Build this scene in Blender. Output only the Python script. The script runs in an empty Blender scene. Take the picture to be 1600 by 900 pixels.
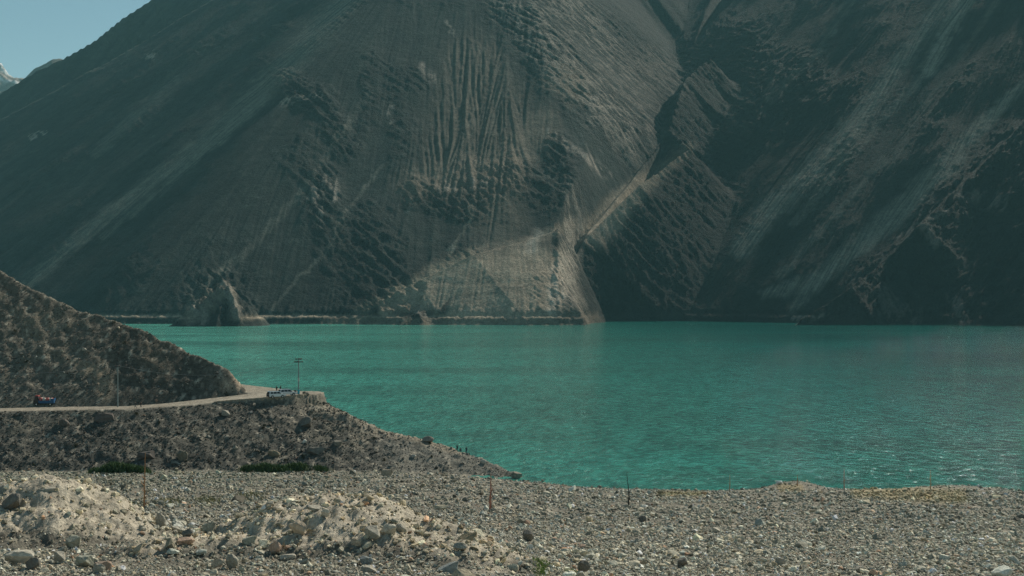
import bpy, bmesh, math, random, time
import numpy as np
from mathutils import Vector, Matrix

T0 = time.time()
random.seed(7)
sc = bpy.context.scene
C = sc.collection

# ------------------------------------------------------------------ camera
EYE = 45.0            # metres above the lake
F = 2000.0            # focal length in photo pixels (photo 1600 wide)
HORIZON = 462.0
cam = bpy.data.objects.new('camera', bpy.data.cameras.new('camera'))
C.objects.link(cam)
cam.location = (0, 0, EYE)
cam.rotation_euler = (math.radians(90), 0, 0)
cam.data.sensor_width = 36.0
cam.data.lens = 36.0 * F / 1600.0
cam.data.shift_y = (HORIZON - 450.0) / 1600.0
cam.data.clip_start = 0.5
cam.data.clip_end = 30000
sc.camera = cam

# ------------------------------------------------------------------ light
SUN_AZ = math.radians(37)     # to the right of the view direction
SUN_EL = math.radians(37.3)
world = bpy.data.worlds.new("World")
sc.world = world
world.use_nodes = True
wn = world.node_tree
bg = wn.nodes['Background']
sky = wn.nodes.new('ShaderNodeTexSky')
sky.sky_type = 'NISHITA'
sky.sun_disc = False
sky.sun_elevation = SUN_EL
sky.sun_rotation = SUN_AZ
sky.altitude = 2500
sky.air_density = 1.0
sky.dust_density = 0.6
sky.ozone_density = 1.0
tint = wn.nodes.new('ShaderNodeMix')
tint.data_type = 'RGBA'; tint.blend_type = 'MULTIPLY'
tint.inputs['Factor'].default_value = 1.0
tint.inputs[7].default_value = (0.99, 1.05, 0.81, 1)
wn.links.new(sky.outputs[0], tint.inputs[6])
wn.links.new(tint.outputs[2], bg.inputs[0])
bg.inputs[1].default_value = 0.085
sun = bpy.data.objects.new('sun', bpy.data.lights.new('sun', 'SUN'))
C.objects.link(sun)
sd = Vector((math.sin(SUN_AZ) * math.cos(SUN_EL), math.cos(SUN_AZ) * math.cos(SUN_EL), math.sin(SUN_EL)))
sun.rotation_euler = sd.to_track_quat('Z', 'Y').to_euler()
sun.location = (300, -50, 300)
sun.data.energy = 4.4
sun.data.angle = math.radians(0.53)
sun.data.color = (1.0, 0.91, 0.78)
sc.cycles.use_denoising = True
sc.cycles.denoising_prefilter = 'NONE'     # keeps the fine grain of rock, rubble and ripples
sc.cycles.sample_clamp_indirect = 3.0
sc.view_settings.view_transform = 'Standard'
sc.view_settings.look = 'None'
sc.view_settings.exposure = 0.3
sc.view_settings.gamma = 1.0
sc.view_settings.use_curve_mapping = False

# ------------------------------------------------------------------ helpers
def at(px, py, D):
    return ((px - 800.0) / F * D, D, EYE + (HORIZON - py) / F * D)

def tag(o, label=None, cat=None, group=None, kind=None):
    if label: o['label'] = label
    if cat: o['category'] = cat
    if group: o['group'] = group
    if kind: o['kind'] = kind
    return o

def smooth(a, b, x):
    t = np.clip((x - a) / (b - a), 0, 1)
    return t * t * (3 - 2 * t)

_tab = {}
def noise(x, y, seed=0):
    """gradient noise, about -0.7..0.7"""
    if seed not in _tab:
        r = np.random.RandomState(seed + 11)
        a = (r.rand(256, 256) * 2 * np.pi).astype(np.float32)
        _tab[seed] = (np.cos(a), np.sin(a))
    gx, gy = _tab[seed]
    xf = np.floor(x); yf = np.floor(y)
    xi = xf.astype(np.int64) & 255; yi = yf.astype(np.int64) & 255
    fx = x - xf; fy = y - yf
    x1 = (xi + 1) & 255; y1 = (yi + 1) & 255
    u = fx * fx * fx * (fx * (fx * 6 - 15) + 10); v = fy * fy * fy * (fy * (fy * 6 - 15) + 10)
    a = gx[xi, yi] * fx + gy[xi, yi] * fy
    b = gx[x1, yi] * (fx - 1) + gy[x1, yi] * fy
    c = gx[xi, y1] * fx + gy[xi, y1] * (fy - 1)
    d = gx[x1, y1] * (fx - 1) + gy[x1, y1] * (fy - 1)
    return (a + (b - a) * u) * (1 - v) + (c + (d - c) * u) * v

def fbm(x, y, octaves=5, seed=0, gain=0.5, ridged=False):
    t = np.zeros_like(x, dtype=np.float64); amp = 1.0; f = 1.0
    for i in range(octaves):
        n = noise(x * f + 17.3 * i, y * f - 9.1 * i, seed + i)
        if ridged: n = 0.5 - 2 * np.abs(n)
        t += amp * n; amp *= gain; f *= 2.03
    return t

def polydist(X, Y, pts):
    """distance to a plan polyline and the values interpolated along it; pts rows x, y, values..."""
    best = np.full(X.shape, 1e18); vals = [np.zeros(X.shape) for _ in range(len(pts[0]) - 2)]
    side = np.zeros(X.shape)
    for p, q in zip(pts[:-1], pts[1:]):
        dx, dy = q[0] - p[0], q[1] - p[1]
        L = dx * dx + dy * dy
        t = np.clip(((X - p[0]) * dx + (Y - p[1]) * dy) / L, 0, 1)
        d = (X - p[0] - t * dx) ** 2 + (Y - p[1] - t * dy) ** 2
        m = d < best
        best = np.where(m, d, best)
        side = np.where(m, np.sign(dx * (Y - p[1]) - dy * (X - p[0])), side)
        for k in range(len(vals)):
            vals[k] = np.where(m, p[2 + k] + t * (q[2 + k] - p[2 + k]), vals[k])
    return np.sqrt(best), vals, side

def smax(a, b, k):
    h = np.clip(0.5 + 0.5 * (a - b) / k, 0, 1)
    return b + (a - b) * h + k * h * (1 - h)

def smin(a, b, k):
    return -smax(-a, -b, k)

def tent(X, Y, pts, slope):
    """ridge through photo points (px, py, D[, slope])"""
    w = [at(*p[:3]) + ((p[3],) if len(p) > 3 else (slope,)) for p in pts]
    d, (z, s), _ = polydist(X, Y, w)
    return z - s * d

def grid_mesh(name, X, Y, Z, cols=None, attrs=None):
    n, m = X.shape
    co = np.stack([X, Y, Z], -1).reshape(-1, 3).astype(np.float32)
    idx = np.arange(n * m).reshape(n, m)
    q = np.stack([idx[:-1, :-1], idx[:-1, 1:], idx[1:, 1:], idx[1:, :-1]], -1).reshape(-1)
    me = bpy.data.meshes.new(name)
    me.vertices.add(n * m); me.vertices.foreach_set('co', co.ravel())
    nf = q.size // 4
    me.loops.add(q.size); me.loops.foreach_set('vertex_index', q.astype(np.int32))
    me.polygons.add(nf)
    me.polygons.foreach_set('loop_start', np.arange(0, q.size, 4, dtype=np.int32))
    me.polygons.foreach_set('loop_total', np.full(nf, 4, dtype=np.int32))
    me.polygons.foreach_set('use_smooth', np.ones(nf, dtype=bool))
    me.update(calc_edges=True)
    if cols is not None:
        a = me.color_attributes.new('albedo', 'FLOAT_COLOR', 'POINT')
        c = np.concatenate([cols.reshape(-1, 3), np.ones((n * m, 1))], 1).astype(np.float32)
        a.data.foreach_set('color', c.ravel())
    for k, v in (attrs or {}).items():
        a = me.attributes.new(k, 'FLOAT', 'POINT')
        a.data.foreach_set('value', v.reshape(-1).astype(np.float32))
    o = bpy.data.objects.new(name, me)
    C.objects.link(o)
    return o

# ------------------------------------------------------------------ material helpers
def mat(name, color=(0.5, 0.5, 0.5), rough=0.8, metal=0.0, spec=0.3):
    m = bpy.data.materials.new(name); m.use_nodes = True
    b = m.node_tree.nodes['Principled BSDF']
    b.inputs['Base Color'].default_value = (*color, 1)
    b.inputs['Roughness'].default_value = rough
    b.inputs['Metallic'].default_value = metal
    b.inputs['Specular IOR Level'].default_value = spec
    return m, m.node_tree.nodes, m.node_tree.links, b

def nz(nodes, links, scale, detail=6, rough=0.6, vec=None, dist=0.0):
    n = nodes.new('ShaderNodeTexNoise')
    n.inputs['Scale'].default_value = scale; n.inputs['Detail'].default_value = detail
    n.inputs['Roughness'].default_value = rough; n.inputs['Distortion'].default_value = dist
    if vec is not None: links.new(vec, n.inputs['Vector'])
    return n

def mrange(nodes, links, src, a, b, c, d):
    r = nodes.new('ShaderNodeMapRange')
    r.inputs[1].default_value = a; r.inputs[2].default_value = b
    r.inputs[3].default_value = c; r.inputs[4].default_value = d
    links.new(src, r.inputs[0]); return r.outputs[0]

def math_(nodes, links, op, a, b):
    n = nodes.new('ShaderNodeMath'); n.operation = op
    for i, v in enumerate((a, b)):
        if isinstance(v, (int, float)): n.inputs[i].default_value = v
        else: links.new(v, n.inputs[i])
    return n.outputs[0]

def mult_color(nodes, links, col, fac):
    v = nodes.new('ShaderNodeVectorMath'); v.operation = 'SCALE'
    links.new(col, v.inputs[0]); links.new(fac, v.inputs['Scale'])
    return v.outputs[0]

def bump(nodes, links, height, strength, dist, normal=None):
    b = nodes.new('ShaderNodeBump'); b.inputs['Strength'].default_value = strength
    b.inputs['Distance'].default_value = dist
    links.new(height, b.inputs['Height'])
    if normal is not None: links.new(normal, b.inputs['Normal'])
    return b.outputs[0]

def ground_material(name, s1, s2, s3, bstr, bdist, lo=0.6, hi=1.45):
    """albedo from the mesh, broken up by world-sized noise, with relief"""
    m, N, L, B = mat(name, rough=0.95, spec=0.15)
    geo = N.new('ShaderNodeNewGeometry').outputs['Position']
    a = N.new('ShaderNodeAttribute'); a.attribute_name = 'albedo'
    n1 = nz(N, L, s1, 8, 0.7, geo); n2 = nz(N, L, s2, 6, 0.7, geo); n3 = nz(N, L, s3, 4, 0.6, geo)
    f = math_(N, L, 'MULTIPLY', mrange(N, L, n1.outputs[0], 0.3, 0.7, lo, hi), mrange(N, L, n2.outputs[0], 0.3, 0.7, lo, hi))
    col = mult_color(N, L, a.outputs['Color'], f)
    L.new(col, B.inputs['Base Color'])
    h = math_(N, L, 'ADD', n1.outputs[0], math_(N, L, 'MULTIPLY', n2.outputs[0], s1 / s2))
    L.new(bump(N, L, h, bstr, bdist), B.inputs['Normal'])
    return m

# ================================================================== FAR MOUNTAINS
us = np.concatenate([np.linspace(-900, -140, 60, endpoint=False), np.linspace(-140, 1740, 1090, endpoint=False), np.linspace(1740, 2500, 60)])
rows = np.concatenate([np.arange(1770, 2120, 2.1), np.arange(2120, 3300, 3.1), np.arange(3300, 5400, 11.0)])
U, Y = np.meshgrid(us, rows)
X = (U - 800) / F * Y

def base_height(X, Y):
    P1 = 0.75 * (0.6 * (X + 368) + 0.8 * (Y - 1840))
    P2 = 0.72 * (Y - 2035)
    P3 = -0.65 * X + 0.61 * Y - 1075
    # back-left shoulder that forms the skyline
    a = at(240, 0, 4300); b = at(0, 148, 4050)
    P0 = 45 + 0 * X
    sx = 0.95
    A = smin(smin(P1, P2, 40), P3, 50)
    # skyline: the crest runs through these photo points, the back falls away beyond it
    crest = [at(-900, 640, 3400), at(-300, 300, 3800), at(-120, 215, 3950), at(0, 148, 4050), at(55, 112, 4080), at(100, 90, 4100), at(150, 62, 4150),
             at(190, 30, 4200), at(240, -2, 4250), at(420, -110, 4400), at(800, -300, 4700), at(1200, -300, 5000)]
    d, (cz,), side = polydist(X, Y, [c for c in crest])
    cap = cz - 20 - 0.5 * d * (side < 0) - 0.9 * d * (side >= 0)
    A = np.where((side >= 0) | (d < 600), smin(A, cap, 25), A)
    T = tent(X, Y, [(-900, 640, 3400), (-300, 300, 3800), (-120, 215, 3950), (0, 148, 4050), (55, 112, 4080), (100, 90, 4100), (150, 62, 4150), (190, 30, 4200),
                    (240, -2, 4250), (420, -110, 4400), (800, -300, 4700)], 0.8)
    A = smax(np.minimum(A, 1100), T, 30)
    Q1 = 0.4875 * X + 0.57 * Y - 1425
    Q1 = np.minimum(Q1, 1150)
    R1 = tent(X, Y, [(1110, 93, 3010), (1095, 103, 2980), (1070, 128, 2900), (1045, 205, 2750), (1078, 232, 2590),
                     (1000, 290, 2450), (920, 368, 2322), (885, 440, 2235), (878, 492, 2185)], 1.12)
    R2 = tent(X, Y, [(1800, 0, 2620), (1620, 172, 2360), (1575, 215, 2300), (1510, 285, 2210), (1440, 350, 2120), (1385, 410, 2070), (1330, 452, 2010), (1250, 500, 1972)], 0.85)
    R2b = tent(X, Y, [(1720, 150, 2350), (1640, 300, 2150), (1600, 400, 2040), (1590, 505, 1935)], 0.8)
    Cn = tent(X, Y, [(893, 352, 2200), (820, 375, 2158), (740, 396, 2114), (650, 440, 2064), (560, 492, 2014)], 0.62)
    Bf = tent(X, Y, [(893, 352, 2200), (878, 400, 2140), (866, 440, 2085), (862, 480, 2020), (905, 503, 1985)], 0.9)
    # the ravine between the two mountains
    G = [at(905, 505, 1990) + (8,), at(872, 500, 2080) + (8,), at(872, 470, 2190) + (8,), at(878, 430, 2270) + (7,), at(905, 380, 2360) + (5,), at(960, 315, 2490) + (1.8,), at(1025, 240, 2680) + (1.35,), at(1052, 165, 2960) + (1.35,), at(1075, 95, 3240) + (1.35,), at(1130, 0, 3600) + (1.35,), at(1230, -100, 4000) + (1.35,)]
    d, (gz, gw), gs = polydist(X, Y, G)
    A = np.where((gs < 0) & (Y < 4200), A - 2.5 * d, A)          # the left massif ends at the ravine
    z = smax(A, Q1, 12)
    z = np.minimum(z, gz + np.where(gs > 0, gw, 0.82) * d + 4)
    z = smax(z, R1, 22); z = smax(z, R2, 12); z = smax(z, R2b, 20)
    cut = np.where(gs < 0, 1.6 * d, 0)
    z = smax(z, Cn - cut, 8); z = smax(z, Bf - cut, 6)
    # lit outcrop at the left shore
    z = smax(z, tent(X, Y, [(352, 452, 1935), (330, 463, 1925), (312, 473, 1912), (286, 492, 1890)], 0.8), 4)
    z = smax(z, tent(X, Y, [(352, 449, 1935), (345, 478, 1905), (340, 500, 1875)], 0.85), 4)
    z = smax(z, tent(X, Y, [(352, 449, 1935), (364, 472, 1912), (372, 498, 1888)], 1.0), 4)
    z = smax(z, tent(X, Y, [(640, 490, 1990), (652, 491, 1985), (662, 503, 1965)], 0.6), 6)
    return z

Z = base_height(X, Y)

# --- flow-aligned noise: streak the noise along the fall line
dYdj = np.gradient(rows)[:, None]; dUdi = np.gradient(us)[None, :]
def plan_gradient(Z):
    zj = np.gradient(Z, axis=0) / dYdj          # along the row direction (u constant)
    zi = np.gradient(Z, axis=1) / dUdi
    zx = zi * F / Y
    zy = zj - zi * F * X / Y ** 2
    return zx, zy
def blur(a, n=1):
    for _ in range(n):
        a = (a + np.roll(a, 1, 0) + np.roll(a, -1, 0)) / 3
        a = (a + np.roll(a, 1, 1) + np.roll(a, -1, 1)) / 3
    return a
def advect(Z, chans, steps, step, smoothing=3):
    gx, gy = plan_gradient(blur(Z, smoothing))
    g = np.hypot(gx, gy) + 1e-6
    vx, vy = -gx / g, -gy / g
    vi = ((vx * F / Y - vy * F * X / Y ** 2) / dUdi).astype(np.float32)
    vj = (vy / dYdj).astype(np.float32)
    n, m = Z.shape
    J0, I0 = np.meshgrid(np.arange(n, dtype=np.float32), np.arange(m, dtype=np.float32), indexing='ij')
    out = [c.copy() for c in chans]; 
    for sgn in (1, -1):
        I, J = I0.copy(), J0.copy()
        for _ in range(steps):
            ii = np.clip(I + 0.5, 0, m - 1).astype(np.int32); jj = np.clip(J + 0.5, 0, n - 1).astype(np.int32)
            k = jj * m + ii
            I += sgn * step * vi.ravel()[k]; J += sgn * step * vj.ravel()[k]
            ii = np.clip(I + 0.5, 0, m - 1).astype(np.int32); jj = np.clip(J + 0.5, 0, n - 1).astype(np.int32)
            k = jj * m + ii
            for q, c in enumerate(chans): out[q] += c.ravel()[k]
    return [o / (2 * steps + 1) for o in out]

land = smooth(0, 25, Z)
# large buttresses and gullies first, then finer ones that follow them
wx = X + 40 * fbm(X / 260, Y / 260, 3, 40); wy = Y + 40 * fbm(X / 260, Y / 260, 3, 50)
n_big = fbm(wx / 150, wy / 150, 3, 1)
big, = advect(Z, [n_big], 22, 9.0, 10)
Z = Z + land * 16 * big
n_mid = fbm(wx / 42, wy / 42, 3, 5)
mid, = advect(Z, [n_mid], 24, 4.5, 4)
Z = Z + land * 4 * mid
rs = np.random.RandomState(3)
n_fine = fbm(X / 7.5, Y / 7.5, 2, 9) ; n_white = rs.rand(*X.shape) - 0.5
fine, white = advect(Z, [n_fine, n_white], 26, 3.0, 2)
fine /= fine.std(); white /= white.std()
midn = mid / mid.std(); bign = big / big.std()

# --- photo-traced zones, kept as rock / scree masks on the mesh
V = HORIZON - F * (Z - EYE) / Y
wu = U + 7 * fbm(X / 30, Y / 30, 4, 60); wv = V + 7 * fbm(X / 30, Y / 30, 4, 70)
def stroke(pts, width, soft=1.0):
    """pts (px, py[, width]) traced on the photo; 1 on the line, 0 away from it"""
    p = [(a[0], a[1], (a[2] if len(a) > 2 else width)) for a in pts]
    x0 = min(a[0] for a in p) - 160; x1 = max(a[0] for a in p) + 160
    out = np.zeros(U.shape)
    c0, c1 = np.searchsorted(us, [x0, x1])
    sl = (slice(None), slice(c0, c1))
    d, (w,), _ = polydist(wu[sl], wv[sl], p)
    out[sl] = 1 - smooth(1 - 0.7 * soft, 1 + 0.6 * soft, d / w)
    return out

crag_n = fbm(wx / 60, wy / 60, 5, 20, 0.55, ridged=True)
crag = np.zeros(U.shape)
for s, w in (
    ([(345, 460), (320, 485), (355, 485)], 34),
    ([(1060, 130), (1045, 210), (1120, 200), (1200, 180), (1250, 130)], 45), ([(1090, 110), (1150, 70), (1190, 120)], 45),
    ([(930, 430), (960, 480), (1000, 400), (1040, 330), (1090, 290)], 55), ([(1090, 300), (1060, 400), (1030, 480)], 45),
    ([(1600, 230), (1500, 330), (1440, 400), (1350, 470)], 40), ([(1600, 330), (1560, 460), (1450, 470)], 70),
    ([(740, 300), (800, 275), (840, 300), (890, 300)], 28), ([(800, 0), (860, 80), (930, 150), (1000, 220)], 42),
    ([(880, 0), (960, 60), (1020, 110)], 35), ([(870, 230), (900, 330), (890, 390)], 22),
    ([(500, 280), (505, 350)], 28), ([(350, 450), (330, 490), (370, 490)], 26), ([(885, 375), (875, 440), (868, 480)], 10),
    ([(640, 480), (655, 500)], 14), ([(440, 130), (500, 160), (540, 230)], 22), ([(560, 380), (600, 470)], 60),
    ([(650, 300), (740, 330)], 22)):
    crag = np.maximum(crag, stroke(s, w))
crag = np.maximum(crag, 0.45 * smooth(0.15, 0.9, bign * 0.5 + fbm(X / 200, Y / 200, 3, 33)))
bd_s = np.where(U > 1180, -1.0, 1.0)          # the beds dip to the right, on the right-hand mountain to the left
along = 0.6 * X * bd_s - 0.8 * Z; across = 0.8 * X * bd_s + 0.6 * Z + 0.25 * Y
rock1 = 0.65 * fbm(along / 75 + 0.3 * fbm(X / 50, Y / 50, 2, 90), across / 22, 5, 24, 0.6, ridged=True) + 0.35 * fbm(wx / 30, wy / 30, 4, 26, 0.6, ridged=True)
rock2 = fbm(along / 26, across / 8, 3, 28, 0.6, ridged=True)
Z = Z + land * crag * (6.0 * rock1 + 1.8 * rock2)
Z = Z + land * (1 - 0.7 * crag) * (0.26 * fine + 0.25 * white)
# fluted scree face above the cliff
Z = Z + land * (3.2 * rock2 + 4.0 * rock1) * stroke([(345, 462), (320, 485), (355, 485)], 34)
flute = stroke([(740, 105, 50), (750, 170, 76), (745, 245, 82)], 90, 0.8)
Z = Z + land * flute * 1.05 * fine

# shore bench: a cut at 12-14 m above the water with a steep bank below
benchm = stroke([(150, 500), (275, 497), (400, 497), (540, 497), (760, 497), (925, 500)], 40) + 0.8 * stroke([(1020, 497), (1270, 497)], 30)
benchm = np.clip(benchm * (1 - stroke([(640, 488), (658, 505)], 16)) * (1 - stroke([(350, 450), (335, 500)], 30)), 0, 1)
bl = np.interp(Z, [-60, 0, 5, 9, 12.5, 15.5, 20, 60], [-60, -2, 3, 9.5, 11.6, 12.4, 20, 60])
Z = Z + benchm * (bl - Z)
Z = Z + (1 - smooth(10, 45, Z)) * (2.2 * fbm(X / 18, Y / 30, 5, 95, 0.6, ridged=True) - 0.4) * (Z > -30)
Z = np.where(Z < 0, np.maximum(Z * 0.5, -8), Z)
V = HORIZON - F * (Z - EYE) / Y

# --- albedo
def c3(*a): return np.array(a)
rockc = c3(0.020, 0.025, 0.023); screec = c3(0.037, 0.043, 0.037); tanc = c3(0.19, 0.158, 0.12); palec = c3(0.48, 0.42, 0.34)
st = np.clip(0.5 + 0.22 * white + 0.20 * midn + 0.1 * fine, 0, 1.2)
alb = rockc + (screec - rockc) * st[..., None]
alb = alb * (1 + 0.30 * fbm(X / 320, Y / 320, 4, 80) + 0.28 * fbm(X / 45, Z / 30 + Y / 60, 4, 84, 0.6))[..., None]
spk = smooth(0.35, 0.75, fbm(X / 14, Y / 14 + Z / 14, 4, 88, 0.7))
alb = alb * (1 + 0.9 * spk * smooth(-.1, .4, fbm(X / 90, Z / 60, 3, 89)))[..., None]
def blend(m, col):
    global alb
    m = np.clip(m, 0, 1)[..., None]; alb = alb * (1 - m) + col * m
streaky = np.clip(0.55 + 0.35 * white + 0.2 * fine, 0, 1)
# tan face, debris cone, bluff and crest
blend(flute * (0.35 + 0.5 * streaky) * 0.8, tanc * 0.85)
blend(stroke([(640, 290), (720, 270), (800, 260), (850, 190)], 26) * 0.6, tanc)
blend(stroke([(900, 130), (870, 120), (900, 145)], 20) * 0.8, tanc)
blend(stroke([(600, 482, 12), (700, 445, 38), (800, 420, 42), (845, 425, 42), (850, 470, 30), (720, 480, 22)], 40, .6) * (0.9 + 0.12 * rock1 + .1 * fine), c3(.31, .255, .19))
blend(stroke([(750, 395), (820, 380), (890, 354)], 8) * 0.8, tanc * 1.1)
blend(stroke([(560, 490), (640, 445), (730, 400)], 9) * 0.5, c3(0.2, 0.19, 0.14))
blend(stroke([(895, 358), (893, 390), (880, 420), (873, 450), (868, 485)], 15) * np.clip(0.75 + 0.35 * fine, 0, 1), palec * 1.1)
blend(stroke([(840, 365), (830, 390)], 9) * 0.6, palec)
blend(stroke([(890, 385), (893, 440), (905, 498)], 13) * np.clip(0.55 + 0.3 * rock2 + 0.2 * fine, 0, 1), palec * 0.85)
blend(stroke([(1080, 232, 8), (1000, 292, 18), (930, 366, 24)], 14) * (0.75 + 0.5 * streaky), c3(.36, .30, .225))
blend(stroke([(352, 455), (325, 478), (300, 494)], 13) * 0.65, c3(.27, .23, .18)); blend(stroke([(356, 455), (368, 485)], 10) * 0.7, c3(.30, .25, .19))
blend(stroke([(800, 350), (790, 310), (770, 360)], 30) * 0.35, tanc)
# broken pale rock bands
brk = smooth(0.1, 0.75, rock1 + 0.25 * fine)
for s, w, k in (
    ([(800, 0), (850, 70), (920, 140), (1000, 225)], 34, 0.9), ([(880, 5), (940, 60), (1000, 130), (1010, 190)], 26, 0.8), ([(1015, 95), (1060, 135)], 22, 0.8),
    ([(860, 120), (930, 160), (990, 225)], 5, 1.0), ([(855, 205), (900, 235), (950, 275)], 6, 1.0), ([(885, 290), (900, 340), (895, 380)], 12, 1.0),
    ([(690, 300), (720, 290), (760, 288)], 9, 1.0), ([(700, 35), (708, 55)], 4, 1), ([(610, 165), (612, 190)], 5, .8), ([(660, 105), (675, 125)], 7, .8),
    ([(440, 162), (500, 148)], 5, .9), ([(520, 278), (523, 312)], 5, 1.3), ([(488, 300), (498, 318), (498, 355)], 6, 1.2), ([(480, 310), (500, 300), (510, 280)], 7, .9),
    ([(352, 450), (368, 490)], 9, 1.2), ([(300, 488), (318, 500)], 9, 1.2), ([(228, 87), (238, 88)], 5, 1.4), ([(45, 215), (70, 207)], 4, 1.2),
    ([(1445, 352), (1458, 378), (1462, 385)], 7, 1.4), ([(1385, 385), (1440, 348), (1480, 335)], 3, 1.2), ([(1500, 300), (1560, 320)], 14, .7),
    ([(1490, 470), (1505, 495)], 8, 1.0), ([(1240, 500), (1290, 492)], 4, 1.2), ([(1195, 160), (1205, 130)], 6, .7), ([(1100, 245), (1110, 260)], 8, .7),
    ([(1040, 400), (1055, 430)], 8, .7), ([(1060, 370), (1065, 385)], 6, .7), ([(655, 492), (665, 503)], 8, .9), ([(1380, 470), (1420, 500)], 20, .5)):
    blend(stroke(s, w) * k * brk, c3(0.24, 0.215, 0.18))
# bench and bank
zb = (Z > 10.6) & (Z < 13.2)
blend(blur(zb.astype(float)) * benchm * 0.9 * (U < 935), c3(.36, .30, .22))
blend(blur(((Z > -1) & (Z < 10.6)).astype(float)) * stroke([(520, 500), (700, 503), (925, 503)], 20) * 0.7, c3(.2, .17, .125))
blend(stroke([(880, 485), (900, 495), (920, 502)], 12) * 0.8, tanc * 1.1)
blend(benchm * 0.25 * (U > 1000) * blur(zb.astype(float)), tanc)
alb = alb * (1 - 0.6 * stroke([(1120, 250, 45), (1050, 340, 75), (990, 430, 85), (980, 490, 90)], 50))[..., None]  # dark rock of the ravine spur, with shade painted in as well
alb = alb * (1 - 0.5 * smooth(940, 1040, U - 0.25 * (V - 200)) - 0.25 * stroke([(1330, 100, 50), (1210, 280, 65), (1120, 420, 80), (1110, 500, 80)], 60))[..., None]   # darker over the right-hand mountain

# pale scree chutes
for s, w, k in (
    ([(560, -20, 16), (500, 45, 22), (440, 110, 20), (390, 160, 18), (330, 215, 14), (250, 275, 13), (150, 350, 12), (60, 430, 10), (0, 480, 10)], 14, 0.55),
    ([(420, 150), (340, 220), (250, 300), (160, 370)], 5, 0.35), ([(275, 125), (190, 200), (150, 240)], 9, 0.3),
    ([(600, 260), (540, 330), (505, 400), (450, 450), (415, 498)], 3, 0.4), ([(470, 300), (400, 380), (330, 440), (290, 480)], 6, 0.35),
    ([(575, 150), (520, 230), (470, 300)], 5, 0.3), ([(735, 315), (738, 340), (700, 400)], 3, 0.7),
    ([(1380, 250), (1290, 350), (1220, 430)], 6, 0.35), ([(1440, 120), (1330, 240), (1240, 350)], 7, 0.35),
    ([(1485, -5, 14), (1420, 80, 14), (1340, 190, 16), (1270, 270, 20), (1200, 330, 20), (1160, 390, 16)], 16, 0.6),
    ([(1510, -5), (1475, 60), (1450, 110)], 12, 0.75), ([(1600, 130, 8), (1500, 230, 13), (1400, 330, 15), (1270, 440, 13), (1190, 460, 6)], 12, 0.6),
    ([(1500, 250), (1400, 350), (1300, 420), (1240, 480)], 9, 0.5), ([(1330, 0), (1270, 90), (1200, 160)], 6, 0.25),
    ([(1560, 0), (1440, 170), (1390, 260)], 5, 0.2)):
    blend(stroke(s, w) * k * (0.35 + 0.9 * streaky), c3(0.20, 0.195, 0.155))
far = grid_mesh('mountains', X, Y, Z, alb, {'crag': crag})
tag(far, kind='structure')
m, N, L, B = mat('mountain_rock', rough=0.95, spec=0.1)
geo = N.new('ShaderNodeNewGeometry').outputs['Position']
a = N.new('ShaderNodeAttribute'); a.attribute_name = 'albedo'
cr = N.new('ShaderNodeAttribute'); cr.attribute_name = 'crag'
n1 = nz(N, L, 0.05, 9, 0.72, geo); n2 = nz(N, L, 0.35, 5, 0.75, geo)
f = math_(N, L, 'MULTIPLY', mrange(N, L, n1.outputs[0], 0.3, 0.7, 0.6, 1.4), mrange(N, L, n2.outputs[0], 0.3, 0.7, 0.55, 1.5))
L.new(mult_color(N, L, a.outputs['Color'], f), B.inputs['Base Color'])
h = math_(N, L, 'ADD', math_(N, L, 'MULTIPLY', n1.outputs[0], 12.0), math_(N, L, 'MULTIPLY', n2.outputs[0], 2.5))
h = math_(N, L, 'MULTIPLY', h, math_(N, L, 'ADD', math_(N, L, 'MULTIPLY', cr.outputs['Fac'], 0.8), 0.35))
L.new(bump(N, L, h, 0.9, 1.0), B.inputs['Normal'])
far.data.materials.append(m)
print('mountains', time.time() - T0)

# ================================================================== RANGES FAR BEHIND
def back_range(name, crest, D0, D1, slope, col, snow=None, seed=0, rugged=14):
    uu = np.linspace(-1200, 420, 420); rr = np.linspace(D0, D1, 150)
    u, y = np.meshgrid(uu, rr); x = (u - 800) / F * y
    z = tent(x, y, crest, slope)
    z = z + rugged * fbm(x / 220, y / 220, 6, seed, 0.55, ridged=True) - rugged * 0.6
    z = np.maximum(z, -8)
    al = np.ones(x.shape + (3,)) * np.array(col) * (1 + 0.35 * fbm(x / 90, y / 90, 4, seed + 5))[..., None]
    if snow is not None:
        s = smooth(0.0, 0.3, fbm(x / 160, (z * 1.6 + y) / 90, 4, seed + 9) + (z - snow) / 160)
        al = al * (1 - s[..., None]) + np.array([0.75, 0.76, 0.76]) * s[..., None]
    o = grid_mesh(name, x, y, z, al); tag(o, kind='structure')
    return o
o = back_range('far_hill', [(-1200, 560, 5500), (-300, 210, 5500), (-60, 180, 5480), (30, 124, 5500), (55, 103, 5500), (80, 93, 5500), (105, 88, 5520), (160, 60, 5600), (420, -60, 5800)], 4700, 6000, 0.7, (0.13, 0.125, 0.11), None, 120, 16)
o.data.materials.append(ground_material('far_hill_rock', 0.01, 0.05, 0.2, 0.6, 10))
o = back_range('snow_mountain', [(-1200, 230, 7200), (-500, 60, 7100), (-120, 60, 7050), (-20, 88, 7000), (3, 101, 7000), (14, 112, 7000), (26, 118, 7000), (40, 126, 7000), (70, 145, 7000), (300, 330, 7000)], 6100, 7400, 0.95, (0.24, 0.22, 0.2), 1240, 140, 50)
o.data.materials.append(ground_material('snow_mountain_rock', 0.008, 0.04, 0.2, 0.7, 20))

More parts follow.
